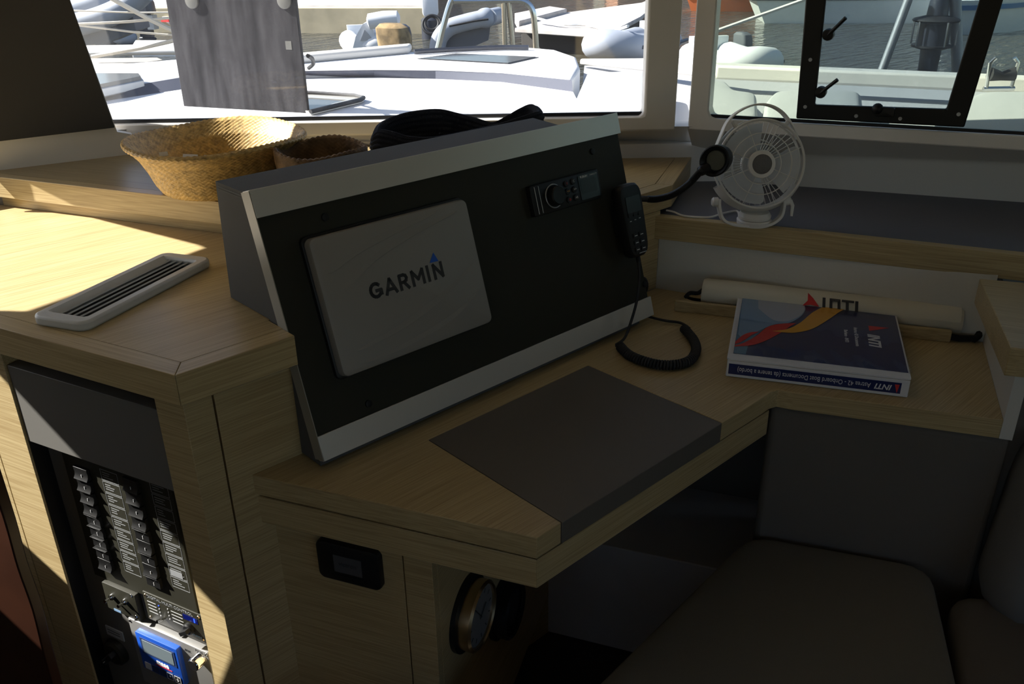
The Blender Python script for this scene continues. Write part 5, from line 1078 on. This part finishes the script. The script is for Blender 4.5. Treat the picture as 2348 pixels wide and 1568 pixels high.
# ropes at far left
RP = CAM+HF*4.3; rp_ = lambda x, y: on(x, y, RP, HF)
for (a, b, r, lab) in (((235, -15), (440, 92), .011, 'thick pale rope slanting down to the smoked lid'), ((160, 56), (425, 38), .006, 'thin pale rope crossing the far left dinghy'), ((160, 24), (460, 28), .004, 'topmost thin line across the far left of the front window'), ((210, 130), (440, 84), .009, 'pale rope rising from the netting to the smoked lid'), ((180, 58), (440, 84), .005, 'thin line sagging in front of the tall outboard motor')):
    o = build('mooring_line', MB().tube([rp_(*a), rp_((a[0]+b[0])/2, (a[1]+b[1])/2+3), rp_(*b)], r, 6), M['rope']); tag(o, lab, 'rope')
# boats behind the smoked lid and ropes
for i, (px, py, w_, lab) in enumerate(((395, 66, 1.2, 'small white boat with red trim left of the smoked lid'), (745, 60, 1.4, 'white boat end showing right of the smoked lid'))):
    c = at(px, py, WZ); t = thing('small_boat', c, lab, 'boat'); f = flat(c, vh+.3)
    build('hull', MB().loft([[f.p(a*k, b*k, z) for a, b in ((1.2, 0), (.6, w_/2), (-1.2, w_/2), (-1.2, -w_/2), (.6, -w_/2))] for z, k in ((-.1, .8), (.35, 1), (.42, 1.0))], caps=True), M['hullw'], t)
    build('trim_band', MB().loft([[f.p(a*1.02, b*1.02, z) for a, b in ((1.2, 0), (.6, w_/2), (-1.2, w_/2), (-1.2, -w_/2), (.6, -w_/2))] for z in (.28, .36)], caps=False), M['redink'] if i == 0 else M['hypd'], t)
# ================================================================ VIEW THROUGH THE RIGHT WINDOW
t, f, r = rib(1668, 165, 1.25, 3.0, vh+.1, M['hypw'], 'white inflatable dinghy at the left of the right window', r=.24)
motor(at(1700, 140, WZ)+V((0, 0, .0)), .75, vh+.5, 'grey outboard on the white dinghy in the right window', M['hypd'])
o = build('mooring_line', MB().tube([on(1622, 78, CAM+HF*5, HF), on(1850, -3, CAM+HF*5, HF)], .010, 6), M['ropeg']); tag(o, 'white line slanting up across the left part of the right window', 'rope')
def boat(px, py, ln, w_, h, head, hm, label, bandm=None):
    c = at(px, py, WZ); t = thing('moored_boat', c, label, 'boat', 'boats moored across the harbour'); f = flat(c, head)
    def sec(k, z, s=1): return [f.p(a*ln*k, b*w_*k*s, z) for a, b in ((.5, 0), (.40, .22), (.2, .42), (-.1, .5), (-.5, .42), (-.5, -.42), (-.1, -.5), (.2, -.42), (.40, -.22))]
    build('hull', MB().loft([sec(.86, -.15), sec(.93, h*.4), sec(1, h), sec(.97, h)], caps=True), hm, t)
    build('band', MB().loft([sec(1.004, h*.72), sec(1.012, h*.86)], caps=False), bandm or M['hypd'], t)
    build('cabin', MB().rrect(f, -ln*.25, ln*.15, -w_*.28, w_*.28, h, h+.5, .1, .06), M['hullw'], t)
    return t
boat(1995, 46, 7, 2.4, .85, vh+1.45, M['hullw'], 'white hull moored behind the upper part of the opening hatch')
boat(1745, 22, 5, 2.0, .7, vh+1.3, M['orange'], 'boat with orange canvas at the top of the right window')
boat(2275, 62, 6, 2.2, .8, vh-.9, M['hullw'], 'white and blue bow pointing left at the top right corner', M['hullb'])
boat(2330, 4, 6, 2.2, .9, vh+1.2, M['hullb'], 'blue hull behind the white bow at the top right')
# furler and poles
GP = CAM+HF*4.6; gp_ = lambda x, y: on(x, y, GP, HF)
o = build('silver_pole', MB().tube([gp_(2014, 184), gp_(2090, -20)], .021, 12), M['dull']); tag(o, 'silver pole leaning right inside the opening hatch view', 'pole')
o = build('silver_pole', MB().tube([gp_(2196, 184), gp_(2190, -20)], .028, 12), M['dull']); tag(o, 'silver pole standing right of the furling drum', 'pole')
fu = gp_(2148, 40); t = thing('furling_drum', gp_(2148, 92), 'dark furling drum in a steel cage outside the right window', 'furler'); ff = flat(fu, .3)
build('upper_plate', MB().lathe(ff.sub(0, 0, -.02), [(.105, 0), (.112, .008), (.105, .016), (.05, .03)], 32), M['blackm'], t)
build('drum', MB().lathe(ff.sub(0, 0, -.135), [(.075, 0), (.075, .11)], 28), M['engine'], t)
build('lower_plate', MB().lathe(ff.sub(0, 0, -.15), [(.06, 0), (.098, .012), (.098, .02)], 32), M['blackm'], t)
build('swivel', MB().lathe(ff.sub(0, 0, .012), [(.05, 0), (.045, .06), (.03, .1), (.03, .35)], 20), M['engine'], t)
build('stem', MB().lathe(ff.sub(0, 0, -.42), [(.04, 0), (.045, .1), (.05, .27)], 20), M['engine'], t)
for k in range(5):
    u = k*2*PI/5; build('cage_bar', MB().tube([ff.p(.108*math.cos(u), .108*math.sin(u), -.015), ff.p(.108*math.cos(u), .108*math.sin(u), -.13)], .005, 6), M['steel'], t)
# fairlead at the right
t = thing('bow_roller', at(2300, 190, 1.03), 'stainless fairlead bracket on the rail at the right edge', 'fairlead')
f = Fr(on(2297, 170, at(2297, 198, 1.03), HF), HR, (0, 0, 1))
for s_ in (-1, 1): build('cheek', MB().tube([f.p(s_*.04, -.045, 0), f.p(s_*.045, .035, 0), f.p(s_*.03, .05, 0)], .006, 8), M['steel'], t)
build('roller', MB().tube([f.p(-.038, .0, 0), f.p(0, -.006, 0), f.p(.038, .0, 0)], [.022, .014, .022], 12), M['blackm'], t)
build('base_bar', MB().tube([f.p(-.05, -.045, 0), f.p(.05, -.045, 0)], .007, 8), M['steel'], t)
